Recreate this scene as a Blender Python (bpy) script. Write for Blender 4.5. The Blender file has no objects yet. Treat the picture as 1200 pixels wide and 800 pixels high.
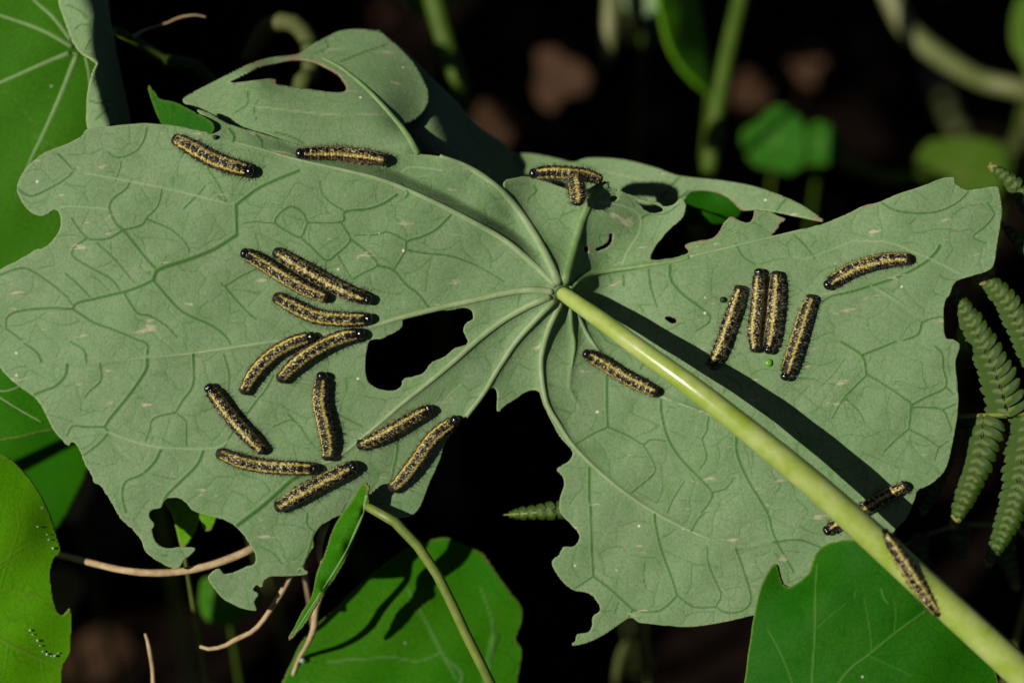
import bpy, math, random
import numpy as np
from mathutils import Vector, Matrix

random.seed(7)
rng = np.random.default_rng(11)
scene = bpy.context.scene
col = scene.collection

# ------------------------------------------------------------------ camera
S = 0.00012            # metres per photo pixel in the plane of the leaf
D = 0.40               # lens to leaf
PITCH = math.radians(52)
C0 = np.array([0.0, 0.0, 0.20])                      # leaf centre, 20 cm above the soil
AR = np.array([1.0, 0.0, 0.0])
AU = np.array([0.0, math.sin(PITCH), math.cos(PITCH)])
AN = np.array([0.0, -math.cos(PITCH), math.sin(PITCH)])
cam_d = bpy.data.cameras.new('camera')
cam_d.lens = 100; cam_d.sensor_width = 36
cam_d.clip_start = 0.01; cam_d.clip_end = 500
cam_d.dof.use_dof = True
cam_d.dof.focus_distance = D - 30 * S
cam_d.dof.aperture_fstop = 9.0
cam_d.dof.aperture_blades = 9
cam = bpy.data.objects.new('camera', cam_d)
M = Matrix(((AR[0], AU[0], AN[0], 0), (AR[1], AU[1], AN[1], 0), (AR[2], AU[2], AN[2], 0), (0, 0, 0, 1)))
cam.matrix_world = Matrix.Translation(Vector(C0 + AN * D)) @ M
col.objects.link(cam); scene.camera = cam

# ------------------------------------------------------------------ sky and sun
to_sun = -0.66 * AR + 0.08 * AU + 0.75 * AN
to_sun /= np.linalg.norm(to_sun)
elev = math.asin(to_sun[2]); azim = math.atan2(to_sun[0], to_sun[1])
world = bpy.data.worlds.new('World'); scene.world = world; world.use_nodes = True
wn = world.node_tree.nodes; wl = world.node_tree.links
sky = wn.new('ShaderNodeTexSky'); sky.sky_type = 'NISHITA'; sky.sun_disc = False
sky.air_density = 0.22; sky.dust_density = 0.5; sky.ozone_density = 0.3; sky.sun_elevation = elev; sky.sun_rotation = azim
wl.new(sky.outputs[0], wn['Background'].inputs[0]); wn['Background'].inputs[1].default_value = 0.05
sun_d = bpy.data.lights.new('sun', 'SUN'); sun_d.energy = 5.0; sun_d.angle = math.radians(0.5)
sun_d.color = (1.0, 0.955, 0.88)
sun = bpy.data.objects.new('sun', sun_d); col.objects.link(sun)
sun.rotation_euler = Vector(to_sun).to_track_quat('Z', 'Y').to_euler()
sun.location = Vector(C0 + to_sun * 2)
vs = scene.view_settings
vs.view_transform = 'Standard'; vs.look = 'None'; vs.exposure = 0.0; vs.gamma = 1.0; vs.use_curve_mapping = False

# ------------------------------------------------------------------ helpers
def P(x, y, w):
    """photo pixel + height towards the lens (in leaf-plane pixels) -> world"""
    x = np.asarray(x, float); y = np.asarray(y, float); w = np.asarray(w, float)
    k = (D - w * S) / D
    return (C0 + ((x - 600) * S * k)[..., None] * AR + ((400 - y) * S * k)[..., None] * AU + (w * S)[..., None] * AN)

def ground_w(x, y):
    """height value at which the line of sight through a pixel meets the soil"""
    a, b = C0 + AN * D, P(x, y, 0)
    d = (b - a); t = (0.002 - a[2]) / d[2]
    return float(D - t * D) / S

def crom(pts, n=8, closed=False):
    p = np.asarray(pts, float)
    if closed:
        q = np.vstack([p[-1:], p, p[:2]])
    else:
        q = np.vstack([2 * p[0] - p[1], p, 2 * p[-1] - p[-2]])
    out = []
    u = np.linspace(0, 1, n, endpoint=False)[:, None]
    for i in range(1, len(q) - 2):
        a, b, c, d = q[i - 1], q[i], q[i + 1], q[i + 2]
        out.append(0.5 * ((2 * b) + (c - a) * u + (2 * a - 5 * b + 4 * c - d) * u ** 2 + (3 * b - a - 3 * c + d) * u ** 3))
    if not closed:
        out.append(p[-1:])
    return np.vstack(out)

def resample(p, n):
    d = np.r_[0, np.cumsum(np.linalg.norm(np.diff(p, axis=0), axis=1))]
    t = np.linspace(0, d[-1], n)
    return np.stack([np.interp(t, d, p[:, k]) for k in range(p.shape[1])], 1)

class Height:
    def __init__(self, ctrl, smooth=30.0):
        c = np.asarray(ctrl, float); self.c = c[:, :2]; n = len(c)
        r2 = ((self.c[:, None] - self.c[None]) ** 2).sum(-1)
        K = self.k(r2) + np.eye(n) * smooth
        Q = np.c_[np.ones(n), self.c]
        A = np.zeros((n + 3, n + 3)); A[:n, :n] = K; A[:n, n:] = Q; A[n:, :n] = Q.T
        self.s = np.linalg.solve(A, np.r_[c[:, 2], 0, 0, 0]); self.n = n
    @staticmethod
    def k(r2):
        return 0.5 * r2 * np.log(np.maximum(r2, 1e-9))
    def __call__(self, x, y):
        x = np.asarray(x, float); y = np.asarray(y, float)
        o = self.s[self.n] + self.s[self.n + 1] * x + self.s[self.n + 2] * y
        for (cx, cy), q in zip(self.c, self.s):
            o = o + q * self.k((x - cx) ** 2 + (y - cy) ** 2)
        return o

def link(name, me, parent=None):
    o = bpy.data.objects.new(name, me); col.objects.link(o)
    if parent is not None:
        o.parent = parent
        o.matrix_parent_inverse = Matrix.Translation(-Vector(parent.location)) if parent.type == 'EMPTY' else Matrix()
    return o

def fast_mesh(name, V, F, mat, smooth=True, attrs=None, colors=None):
    """V (n,3) world, F (m,4) or (m,3) int"""
    me = bpy.data.meshes.new(name)
    V = np.asarray(V, np.float32); F = np.asarray(F, np.int32)
    k = F.shape[1]
    me.vertices.add(len(V)); me.vertices.foreach_set('co', V.ravel())
    me.loops.add(F.size); me.loops.foreach_set('vertex_index', F.ravel())
    me.polygons.add(len(F)); me.polygons.foreach_set('loop_start', np.arange(0, F.size, k, dtype=np.int32))
    me.polygons.foreach_set('loop_total', np.full(len(F), k, np.int32))
    me.polygons.foreach_set('use_smooth', np.full(len(F), smooth))
    for a, v in (attrs or {}).items():
        at = me.attributes.new(a, 'FLOAT', 'POINT'); at.data.foreach_set('value', np.asarray(v, np.float32))
    for a, v in (colors or {}).items():
        at = me.attributes.new(a, 'FLOAT_COLOR', 'POINT'); at.data.foreach_set('color', np.c_[v, np.ones(len(v))].astype(np.float32).ravel())
    me.update(calc_edges=True); me.validate()
    for m in (mat if isinstance(mat, (list, tuple)) else [mat]):
        me.materials.append(m)
    return me

def thing(name, label, cat, loc, group=None):
    o = bpy.data.objects.new(name, None); col.objects.link(o)
    o.location = Vector(loc); o.empty_display_size = 0.005
    tag(o, label, cat, group); return o

def tag(o, label=None, cat=None, group=None, kind=None):
    if label: o['label'] = label
    if cat: o['category'] = cat
    if group: o['group'] = group
    if kind: o['kind'] = kind
    return o

def tube_arrays(pts3, rad, ns=10, flat=1.0, up=None):
    """pts3 (n,3) world, rad (n,) metres -> V,F closed tube"""
    p = np.asarray(pts3, float); n = len(p)
    T = np.gradient(p, axis=0); T /= np.linalg.norm(T, axis=1)[:, None] + 1e-12
    ref = AN if up is None else up
    V = []
    prev = None
    for i in range(n):
        if prev is None:
            b = np.cross(T[i], ref)
            if np.linalg.norm(b) < 0.2: b = np.cross(T[i], AU)
        else:
            b = prev - T[i] * prev.dot(T[i])
        b /= np.linalg.norm(b); prev = b
        m = np.cross(b, T[i])
        a = np.linspace(0, 2 * np.pi, ns, endpoint=False)[:, None]
        V.append(p[i] + rad[i] * (np.cos(a) * m * flat + np.sin(a) * b))
    V = np.vstack(V)
    F = []
    for i in range(n - 1):
        for j in range(ns):
            k = (j + 1) % ns
            F.append((i * ns + j, i * ns + k, (i + 1) * ns + k, (i + 1) * ns + j))
    c0, c1 = len(V), len(V) + 1
    V = np.vstack([V, p[0], p[-1]])
    for j in range(ns):
        k = (j + 1) % ns
        F.append((c0, k, j, j)); F.append((c1, (n - 1) * ns + j, (n - 1) * ns + k, (n - 1) * ns + k))
    return V, F

def mesh_mixed(name, V, F, mat, smooth=True):
    me = bpy.data.meshes.new(name)
    F2 = [tuple(f[:3]) if len(f) == 4 and f[2] == f[3] else tuple(f) for f in F]
    me.from_pydata([tuple(v) for v in V], [], F2)
    me.polygons.foreach_set('use_smooth', np.full(len(me.polygons), smooth))
    me.materials.append(mat); me.update(); return me

def tube(name, pts, rad, mat, parent=None, ns=10, n=None, flat=1.0, lump=0.0):
    """pts rows (x, y, w) in photo pixels, rad pixel radii per point"""
    q = np.c_[np.asarray(pts, float), np.asarray(rad, float)]
    c = crom(q, 8)
    if n: c = resample(c, n)
    r = np.maximum(c[:, 3], 0.05)
    if lump: r = r * (1 + lump * rng.normal(size=len(r)))
    V, F = tube_arrays(P(c[:, 0], c[:, 1], c[:, 2]), r * S, ns, flat)
    return link(name, mesh_mixed(name, V, F, mat), parent)

# ------------------------------------------------------------------ materials
def new_mat(name):
    m = bpy.data.materials.new(name); m.use_nodes = True
    nt = m.node_tree; b = nt.nodes['Principled BSDF']
    return m, nt, b

def N(nt, t, **kw):
    n = nt.nodes.new(t)
    for k, v in kw.items():
        setattr(n, k, v)
    return n

def noise(nt, scale, detail=4, rough=0.6, vec=None):
    n = N(nt, 'ShaderNodeTexNoise'); n.inputs['Scale'].default_value = scale
    n.inputs['Detail'].default_value = detail; n.inputs['Roughness'].default_value = rough
    if vec is not None: nt.links.new(vec, n.inputs['Vector'])
    return n

def mixc(nt, fac, a, b):
    m = N(nt, 'ShaderNodeMix', data_type='RGBA')
    for sock, v in ((m.inputs[0], fac), (m.inputs[6], a), (m.inputs[7], b)):
        if hasattr(v, 'default_value') or hasattr(v, 'is_output'): nt.links.new(v, sock)
        else: sock.default_value = v if not isinstance(v, tuple) else (*v, 1)
    return m.outputs[2]

def ramp(nt, src, lo, hi):
    m = N(nt, 'ShaderNodeMapRange'); m.inputs[1].default_value = lo; m.inputs[2].default_value = hi
    nt.links.new(src, m.inputs[0]); return m.outputs[0]

def mul(nt, a, b):
    m = N(nt, 'ShaderNodeMath', operation='MULTIPLY'); nt.links.new(a, m.inputs[0])
    if hasattr(b, 'is_output'): nt.links.new(b, m.inputs[1])
    else: m.inputs[1].default_value = b
    return m.outputs[0]

def attr(nt, name):
    a = N(nt, 'ShaderNodeAttribute'); a.attribute_name = name; return a

def leaf_mat(name, base, alt, dark, pale, edge, rough=0.5, spec=0.3, bump=0.35, net=0.25, specks=0.0, trans=0.0, scars=0.0, mott=0.5, blotch=(90, 0.5)):
    m, nt, b = new_mat(name)
    tc = N(nt, 'ShaderNodeTexCoord').outputs['Object']
    big = noise(nt, blotch[0], 4, 0.6, tc)
    c = mixc(nt, mul(nt, ramp(nt, big.outputs[0], 0.35, 0.68), blotch[1]), base, alt)
    mid = noise(nt, 330, 4, 0.65, tc)
    c = mixc(nt, mul(nt, ramp(nt, mid.outputs[0], 0.50, 0.72), mott), c, tuple(v * f for v, f in zip(base, (1.22, 1.05, 1.25))))
    c = mixc(nt, mul(nt, ramp(nt, mid.outputs[0], 0.46, 0.28), mott), c, tuple(v * f for v, f in zip(base, (0.72, 0.82, 0.62))))
    # the small net of veinlets between the traced veins
    vo = N(nt, 'ShaderNodeTexVoronoi', feature='DISTANCE_TO_EDGE'); vo.inputs['Scale'].default_value = 310
    wob = noise(nt, 420, 2, 0.5, tc)
    va = N(nt, 'ShaderNodeVectorMath', operation='MULTIPLY_ADD'); va.inputs[1].default_value = (0.0016,) * 3
    nt.links.new(wob.outputs['Color'], va.inputs[0]); nt.links.new(tc, va.inputs[2]); nt.links.new(va.outputs[0], vo.inputs['Vector'])
    netf = ramp(nt, vo.outputs['Distance'], 0.035, 0.0)
    patch = noise(nt, 70, 2, 0.5, tc)
    netf = mul(nt, netf, ramp(nt, patch.outputs[0], 0.36, 0.56))
    c = mixc(nt, mul(nt, netf, net), c, dark)
    fine = noise(nt, 2600, 3, 0.7, tc)
    dk = tuple(v * 0.72 for v in base)
    c = mixc(nt, mul(nt, ramp(nt, fine.outputs[0], 0.58, 0.34), 0.75), c, dk)
    c = mixc(nt, attr(nt, 'vd').outputs['Fac'], c, dark)
    c = mixc(nt, attr(nt, 'vp').outputs['Fac'], c, pale)
    c = mixc(nt, attr(nt, 'edge').outputs['Fac'], c, edge)
    c = mixc(nt, attr(nt, 'brown').outputs['Fac'], c, (0.20, 0.125, 0.07))
    if scars:
        sv = N(nt, 'ShaderNodeMapping'); sv.inputs['Scale'].default_value = (230, 900, 230); sv.inputs['Rotation'].default_value = (0.3, 0.1, 0.35)
        nt.links.new(tc, sv.inputs[0])
        sn = noise(nt, 1.0, 3, 0.55, sv.outputs[0])
        c = mixc(nt, mul(nt, ramp(nt, sn.outputs[0], 0.665, 0.74), scars), c, (0.42, 0.36, 0.24))
    if specks:
        sp = N(nt, 'ShaderNodeTexVoronoi'); sp.inputs['Scale'].default_value = 330
        nt.links.new(tc, sp.inputs['Vector'])
        f = ramp(nt, sp.outputs['Distance'], 0.085, 0.05)
        pick = N(nt, 'ShaderNodeSeparateColor'); nt.links.new(sp.outputs['Color'], pick.inputs[0])
        f = mul(nt, f, ramp(nt, pick.outputs[0], 0.80, 0.86))
        c = mixc(nt, mul(nt, f, specks), c, (0.62, 0.62, 0.5))
    nt.links.new(c, b.inputs['Base Color'])
    b.inputs['Roughness'].default_value = rough
    b.inputs['Specular IOR Level'].default_value = spec
    bp = N(nt, 'ShaderNodeBump'); bp.inputs['Strength'].default_value = bump; bp.inputs['Distance'].default_value = 0.00016
    mx = N(nt, 'ShaderNodeMath', operation='SUBTRACT'); nt.links.new(fine.outputs[0], mx.inputs[0]); nt.links.new(mul(nt, netf, 0.25), mx.inputs[1])
    nt.links.new(mx.outputs[0], bp.inputs['Height']); nt.links.new(bp.outputs[0], b.inputs['Normal'])
    if trans:
        t = N(nt, 'ShaderNodeBsdfTranslucent'); nt.links.new(c, t.inputs[0])
        ms = N(nt, 'ShaderNodeMixShader'); ms.inputs[0].default_value = trans
        nt.links.new(b.outputs[0], ms.inputs[1]); nt.links.new(t.outputs[0], ms.inputs[2])
        nt.links.new(ms.outputs[0], nt.nodes['Material Output'].inputs[0])
    return m

def plain_mat(name, a, b2, scale=300, rough=0.5, spec=0.4, bump=0.3, stretch=None, dist=0.0002):
    m, nt, b = new_mat(name)
    tc = N(nt, 'ShaderNodeTexCoord').outputs['Object']
    if stretch:
        mp = N(nt, 'ShaderNodeMapping'); mp.inputs['Scale'].default_value = stretch; nt.links.new(tc, mp.inputs[0]); tc = mp.outputs[0]
    n = noise(nt, scale, 5, 0.65, tc)
    c = mixc(nt, ramp(nt, n.outputs[0], 0.36, 0.66), a, b2)
    nt.links.new(c, b.inputs['Base Color'])
    b.inputs['Roughness'].default_value = rough; b.inputs['Specular IOR Level'].default_value = spec
    bp = N(nt, 'ShaderNodeBump'); bp.inputs['Strength'].default_value = bump; bp.inputs['Distance'].default_value = dist
    nt.links.new(n.outputs[0], bp.inputs['Height']); nt.links.new(bp.outputs[0], b.inputs['Normal'])
    return m

M_UNDER = leaf_mat('leaf_underside', (0.150, 0.245, 0.100), (0.175, 0.228, 0.122), (0.036, 0.115, 0.014), (0.25, 0.32, 0.155), (0.27, 0.34, 0.15),
                   rough=0.62, spec=0.16, bump=0.45, net=0.35, specks=0.8, scars=0.75, trans=0.06, mott=0.75)
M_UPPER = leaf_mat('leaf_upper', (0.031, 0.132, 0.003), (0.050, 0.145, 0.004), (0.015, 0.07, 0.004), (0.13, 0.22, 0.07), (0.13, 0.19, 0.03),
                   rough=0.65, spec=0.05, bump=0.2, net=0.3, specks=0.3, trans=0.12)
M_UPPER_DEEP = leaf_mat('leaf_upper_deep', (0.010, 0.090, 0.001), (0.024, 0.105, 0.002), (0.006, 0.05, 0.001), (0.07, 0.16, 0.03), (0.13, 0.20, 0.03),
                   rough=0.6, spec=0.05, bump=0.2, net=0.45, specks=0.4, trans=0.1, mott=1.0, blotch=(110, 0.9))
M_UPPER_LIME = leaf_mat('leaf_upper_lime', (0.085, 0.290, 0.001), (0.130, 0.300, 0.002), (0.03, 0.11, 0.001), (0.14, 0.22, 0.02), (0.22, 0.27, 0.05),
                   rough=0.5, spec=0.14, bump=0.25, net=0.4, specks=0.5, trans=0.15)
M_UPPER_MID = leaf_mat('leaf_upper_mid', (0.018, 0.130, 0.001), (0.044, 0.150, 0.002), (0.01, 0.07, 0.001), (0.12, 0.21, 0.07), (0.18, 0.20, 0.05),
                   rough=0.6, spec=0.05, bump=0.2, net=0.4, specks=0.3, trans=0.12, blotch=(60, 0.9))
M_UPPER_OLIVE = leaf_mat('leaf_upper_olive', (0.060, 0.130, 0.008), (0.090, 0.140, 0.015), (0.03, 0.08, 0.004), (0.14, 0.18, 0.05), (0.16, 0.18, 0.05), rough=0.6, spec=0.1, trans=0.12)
M_YELLOWED = plain_mat('yellowed_leaf', (0.09, 0.09, 0.025), (0.16, 0.14, 0.06), 90, 0.6, 0.1, 0.2)
M_STEM_OLIVE = plain_mat('stem_olive', (0.05, 0.07, 0.012), (0.09, 0.095, 0.03), 120, 0.6, 0.15, 0.2)
M_VEIN = plain_mat('vein_pale', (0.170, 0.255, 0.105), (0.245, 0.305, 0.150), 700, 0.5, 0.22, 0.35)
M_VEIN_GREEN = plain_mat('vein_green', (0.105, 0.195, 0.055), (0.165, 0.245, 0.090), 700, 0.5, 0.22, 0.35)
M_VEIN_TOP = plain_mat('vein_upper_side', (0.11, 0.20, 0.06), (0.15, 0.235, 0.08), 500, 0.6, 0.12, 0.2)
M_PETIOLE = plain_mat('petiole', (0.225, 0.310, 0.036), (0.340, 0.395, 0.125), 260, 0.27, 0.5, 0.25)
M_STALK = plain_mat('stalk_olive', (0.10, 0.15, 0.02), (0.17, 0.21, 0.04), 350, 0.45, 0.4, 0.3)
M_STEM_BG = plain_mat('stem_green', (0.036, 0.075, 0.004), (0.06, 0.10, 0.010), 200, 0.55, 0.15, 0.2)  # green darkened so that partial shade is put into the stem colour
M_STEM_PALE = plain_mat('stem_pale', (0.08, 0.11, 0.02), (0.17, 0.165, 0.07), 60, 0.5, 0.3, 0.2)
M_DRY = plain_mat('dry_stalk', (0.30, 0.20, 0.095), (0.48, 0.36, 0.20), 500, 0.7, 0.2, 0.6)
M_DRY_DARK = plain_mat('dry_brown', (0.024, 0.012, 0.005), (0.058, 0.028, 0.012), 300, 0.8, 0.15, 0.6)
M_SOIL = plain_mat('soil', (0.003, 0.002, 0.0014), (0.010, 0.006, 0.004), 120, 0.98, 0.02, 0.8, dist=0.003)  # lowered to near black; the plants' shade is put into the soil colour
M_FERN = leaf_mat('fern_green', (0.026, 0.070, 0.002), (0.070, 0.098, 0.004), (0.012, 0.04, 0.002), (0.19, 0.23, 0.07), (0.3, 0.2, 0.05), rough=0.34, spec=0.35, bump=0.5, net=0.3)
M_FERN_TIP = leaf_mat('fern_tip', (0.150, 0.170, 0.025), (0.220, 0.130, 0.030), (0.1, 0.06, 0.01), (0.28, 0.28, 0.1), (0.3, 0.2, 0.05), rough=0.36, spec=0.5, bump=0.5, net=0.3)
M_FERN_RIB = plain_mat('fern_rib', (0.16, 0.20, 0.03), (0.24, 0.26, 0.05), 500, 0.4, 0.4, 0.2)
M_FERN_RIB_DARK = plain_mat('fern_rib_dark', (0.035, 0.05, 0.012), (0.06, 0.07, 0.02), 500, 0.5, 0.3, 0.2)

def cat_mat():
    m, nt, b = new_mat('caterpillar_skin')
    c = attr(nt, 'col'); nt.links.new(c.outputs['Color'], b.inputs['Base Color'])
    g = attr(nt, 'gloss')
    r = N(nt, 'ShaderNodeMapRange'); r.inputs[3].default_value = 0.5; r.inputs[4].default_value = 0.18
    nt.links.new(g.outputs['Fac'], r.inputs[0]); nt.links.new(r.outputs[0], b.inputs['Roughness'])
    sp = N(nt, 'ShaderNodeMapRange'); sp.inputs[3].default_value = 0.14; sp.inputs[4].default_value = 0.6; nt.links.new(g.outputs['Fac'], sp.inputs[0]); nt.links.new(sp.outputs[0], b.inputs['Specular IOR Level'])
    tc = N(nt, 'ShaderNodeTexCoord').outputs['Object']
    n = noise(nt, 6000, 2, 0.6, tc)
    bp = N(nt, 'ShaderNodeBump'); bp.inputs['Strength'].default_value = 0.4; bp.inputs['Distance'].default_value = 0.00008
    nt.links.new(n.outputs[0], bp.inputs['Height']); nt.links.new(bp.outputs[0], b.inputs['Normal'])
    return m
M_CAT = cat_mat()
M_HAIR = plain_mat('caterpillar_hair', (0.022, 0.018, 0.014), (0.11, 0.095, 0.07), 3000, 0.5, 0.3, 0.0)
M_FRASS = plain_mat('frass', (0.006, 0.018, 0.005), (0.02, 0.04, 0.012), 2500, 0.6, 0.3, 0.5)
M_FRASS_GREEN = plain_mat('frass_fresh', (0.08, 0.28, 0.01), (0.14, 0.36, 0.02), 2500, 0.3, 0.5, 0.3)
def drop_mat():
    m, nt, b = new_mat('water'); b.inputs['Base Color'].default_value = (1, 1, 1, 1)
    b.inputs['Base Color'].default_value = (0.6, 0.7, 0.6, 1); b.inputs['Transmission Weight'].default_value = 0.5; b.inputs['Roughness'].default_value = 0.12; b.inputs['IOR'].default_value = 1.33  # whitish body colour stands in for the sparkle of the drops
    return m
M_WATER = drop_mat()

# ------------------------------------------------------------------ leaf sheets
def seg_window(X0, Y0, g, shape, a, b, m):
    i0 = max(int((min(a[0], b[0]) - m - X0) / g), 0); i1 = min(int((max(a[0], b[0]) + m - X0) / g) + 2, shape[1])
    j0 = max(int((min(a[1], b[1]) - m - Y0) / g), 0); j1 = min(int((max(a[1], b[1]) + m - Y0) / g) + 2, shape[0])
    return i0, i1, j0, j1

def leaf_sheet(name, outline, wfun, mats, parent=None, holes=(), dark=(), pale=(), folds=(), brown=(), g=3.0, thick=2.5, edge=0.6, puff=1.2, cr=True, ragged=0.0, net=0):
    loops = [crom(o, 6, True) if cr else np.asarray(o, float) for o in [outline, *holes]]
    if ragged:
        for k, l in enumerate(loops):
            dl = rng.normal(size=l.shape) * ragged
            loops[k] = l + (dl + np.roll(dl, 1, 0)) * 0.5
    allp = np.vstack(loops)
    X0, Y0 = allp.min(0) - 3 * g; X1, Y1 = allp.max(0) + 3 * g
    xs = np.arange(X0, X1, g); ys = np.arange(Y0, Y1, g)
    X, Y = np.meshgrid(xs, ys); sh = X.shape
    inside = np.zeros(sh, bool)
    segs = [(l[i], l[(i + 1) % len(l)]) for l in loops for i in range(len(l))]
    A = np.array([s[0] for s in segs]); B = np.array([s[1] for s in segs])
    for j, y in enumerate(ys):
        k = (A[:, 1] > y) != (B[:, 1] > y)
        if not k.any(): continue
        cx = np.sort(A[k, 0] + (y - A[k, 1]) / (B[k, 1] - A[k, 1]) * (B[k, 0] - A[k, 0]))
        inside[j] = (np.searchsorted(cx, xs) % 2) == 1
    dist = np.full(sh, 1e3); NX = X.copy(); NY = Y.copy()
    for a, b in segs:
        i0, i1, j0, j1 = seg_window(X0, Y0, g, sh, a, b, 6 + 2 * g)
        x = X[j0:j1, i0:i1]; y = Y[j0:j1, i0:i1]
        if x.size == 0: continue
        ab = b - a; L = ab @ ab + 1e-9
        t = np.clip(((x - a[0]) * ab[0] + (y - a[1]) * ab[1]) / L, 0, 1)
        px = a[0] + t * ab[0]; py = a[1] + t * ab[1]; d = np.hypot(x - px, y - py)
        u = d < dist[j0:j1, i0:i1]
        dist[j0:j1, i0:i1][u] = d[u]; NX[j0:j1, i0:i1][u] = px[u]; NY[j0:j1, i0:i1][u] = py[u]
    sd = np.where(inside, dist, -dist)
    use = sd > -0.62 * g
    near = use & (np.abs(sd) < 0.62 * g)
    X = np.where(near, NX, X); Y = np.where(near, NY, Y)
    vd = np.zeros(sh); vp = np.zeros(sh); dv = np.full(sh, 60.0); rid = np.zeros(sh)
    def paint(lines, arr, amp):
        for ln in lines:
            pts = crom([p[:2] for p in ln[0]], 5); r0, r1 = ln[1], ln[2]
            st = ln[3] if len(ln) > 3 else 1.0
            n = len(pts) - 1
            for q in range(n):
                a, b = pts[q], pts[q + 1]; r = r0 + (r1 - r0) * q / n
                i0, i1, j0, j1 = seg_window(X0, Y0, g, sh, a, b, 60)
                x = X[j0:j1, i0:i1]; y = Y[j0:j1, i0:i1]
                if x.size == 0: continue
                ab = b - a; L = ab @ ab + 1e-9
                t = np.clip(((x - a[0]) * ab[0] + (y - a[1]) * ab[1]) / L, 0, 1)
                d = np.hypot(x - a[0] - t * ab[0], y - a[1] - t * ab[1])
                f = np.clip(1.45 - d / (r * 0.80), 0, 1); f = f * f * (3 - 2 * f)
                if arr is not None:
                    arr[j0:j1, i0:i1] = np.maximum(arr[j0:j1, i0:i1], f * st)
                rid[j0:j1, i0:i1] = np.maximum(rid[j0:j1, i0:i1], f * amp * r)
                dv[j0:j1, i0:i1] = np.minimum(dv[j0:j1, i0:i1], d)
    paint(dark, vd, 0.6); paint(pale, vp, 0.45); paint(folds, None, 0.0)
    if net:
        r2 = np.random.default_rng(5)
        nx = int((X1 - X0) / net) + 2; ny = int((Y1 - Y0) / net) + 2
        sx = (np.arange(nx)[None] + r2.uniform(-0.42, 0.42, (ny, nx))) * net + X0
        sy = (np.arange(ny)[:, None] + r2.uniform(-0.42, 0.42, (ny, nx))) * net + Y0
        xw = X + 5 * np.sin(Y / 19 + 0.6) + 2.2 * np.sin(Y / 7.3 + X / 11); yw = Y + 5 * np.sin(X / 23 + 1.1) + 2.2 * np.sin(X / 8.1 - Y / 13)
        ci = np.clip(np.round((xw - X0) / net).astype(int), 0, nx - 1); cj = np.clip(np.round((yw - Y0) / net).astype(int), 0, ny - 1)
        d1 = np.full(sh, 1e6); d2 = np.full(sh, 1e6); own = np.zeros(sh); own2 = np.zeros(sh)
        for dj in (-2, -1, 0, 1, 2):
            for di in (-2, -1, 0, 1, 2):
                a = np.clip(cj + dj, 0, ny - 1); b = np.clip(ci + di, 0, nx - 1)
                ok = (cj + dj == a) & (ci + di == b)
                d = np.where(ok, np.hypot(xw - sx[a, b], yw - sy[a, b]), 1e6); idn = a * nx + b
                cl = d < d1
                own2 = np.where(cl, own, np.where(d < d2, idn, own2)); d2 = np.where(cl, d1, np.minimum(d2, d)); own = np.where(cl, idn, own); d1 = np.minimum(d1, d)
        e = d2 - d1
        hsh = np.abs(np.sin((own + own2) * 12.9898 + own * own2 * 0.078)) % 1.0       # some edges strong, some missing
        stg = np.clip((hsh - 0.25) * 1.3, 0, 0.55)
        f = np.clip(1.5 - e / 1.15, 0, 1) * stg * np.clip((dv - 2.0) / 4, 0, 1)
        vd = np.maximum(vd, f); rid = rid + 0.5 * f; dv = np.minimum(dv, e * 0.7 + 6 * (1 - stg))
    W = wfun(X, Y) + rid + puff * (1 - np.exp(-dv / 9.0)) * 0.9
    idx = np.full(sh, -1); idx[use] = np.arange(use.sum())
    q = use[:-1, :-1] & use[1:, :-1] & use[:-1, 1:] & use[1:, 1:]
    # drop cells whose middle falls outside
    cs = (sd[:-1, :-1] + sd[1:, :-1] + sd[:-1, 1:] + sd[1:, 1:]) / 4
    q &= cs > -0.05 * g
    ax, ay = X[1:, 1:] - X[:-1, :-1], Y[1:, 1:] - Y[:-1, :-1]; bx_, by_ = X[:-1, 1:] - X[1:, :-1], Y[:-1, 1:] - Y[1:, :-1]
    q &= np.abs(ax * by_ - ay * bx_) * 0.5 > 0.22 * g * g
    # no cell may hang on by a corner only
    for _ in range(2):
        pq = np.pad(q, 1); nb = pq[:-2, 1:-1].astype(int) + pq[2:, 1:-1] + pq[1:-1, :-2] + pq[1:-1, 2:]
        q &= nb >= 2
    F = np.stack([idx[1:, :-1][q], idx[1:, 1:][q], idx[:-1, 1:][q], idx[:-1, :-1][q]], 1)
    ed = edge * np.clip(1.25 - np.abs(sd) / 1.8, 0, 1)
    br = np.zeros(sh)
    for bx, by, brd in brown:
        br = np.maximum(br, np.clip(1.2 - np.hypot(X - bx, Y - by) / brd, 0, 1) * np.clip(1.2 - np.abs(sd) / 3.0, 0, 1))
    used = np.unique(F)
    re = np.full(idx.max() + 1, -1); re[used] = np.arange(len(used))
    F = re[F]
    pick = lambda a: a[use][used]
    V = P(pick(X), pick(Y), pick(W))
    me = fast_mesh(name, V, F, list(mats), True, dict(vd=pick(vd), vp=pick(vp), edge=pick(ed), brown=pick(br)))
    o = link(name, me, parent)
    so = o.modifiers.new('thickness', 'SOLIDIFY'); so.thickness = thick * S; so.offset = -1.0; so.use_even_offset = False
    if len(mats) > 1: so.material_offset = 1; so.material_offset_rim = 0
    return o

def vein_tube(pts, r0, r1, wfun, mat, parent, lift=0.0, ns=8, flat=0.8):
    c = crom([p[:2] for p in pts], 7)
    r = np.linspace(r0, r1, len(c))
    w = wfun(c[:, 0], c[:, 1]) + lift
    V, F = tube_arrays(P(c[:, 0], c[:, 1], w), r * S, ns, flat)
    return link('vein', mesh_mixed('vein', V, F, mat), parent)

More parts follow.
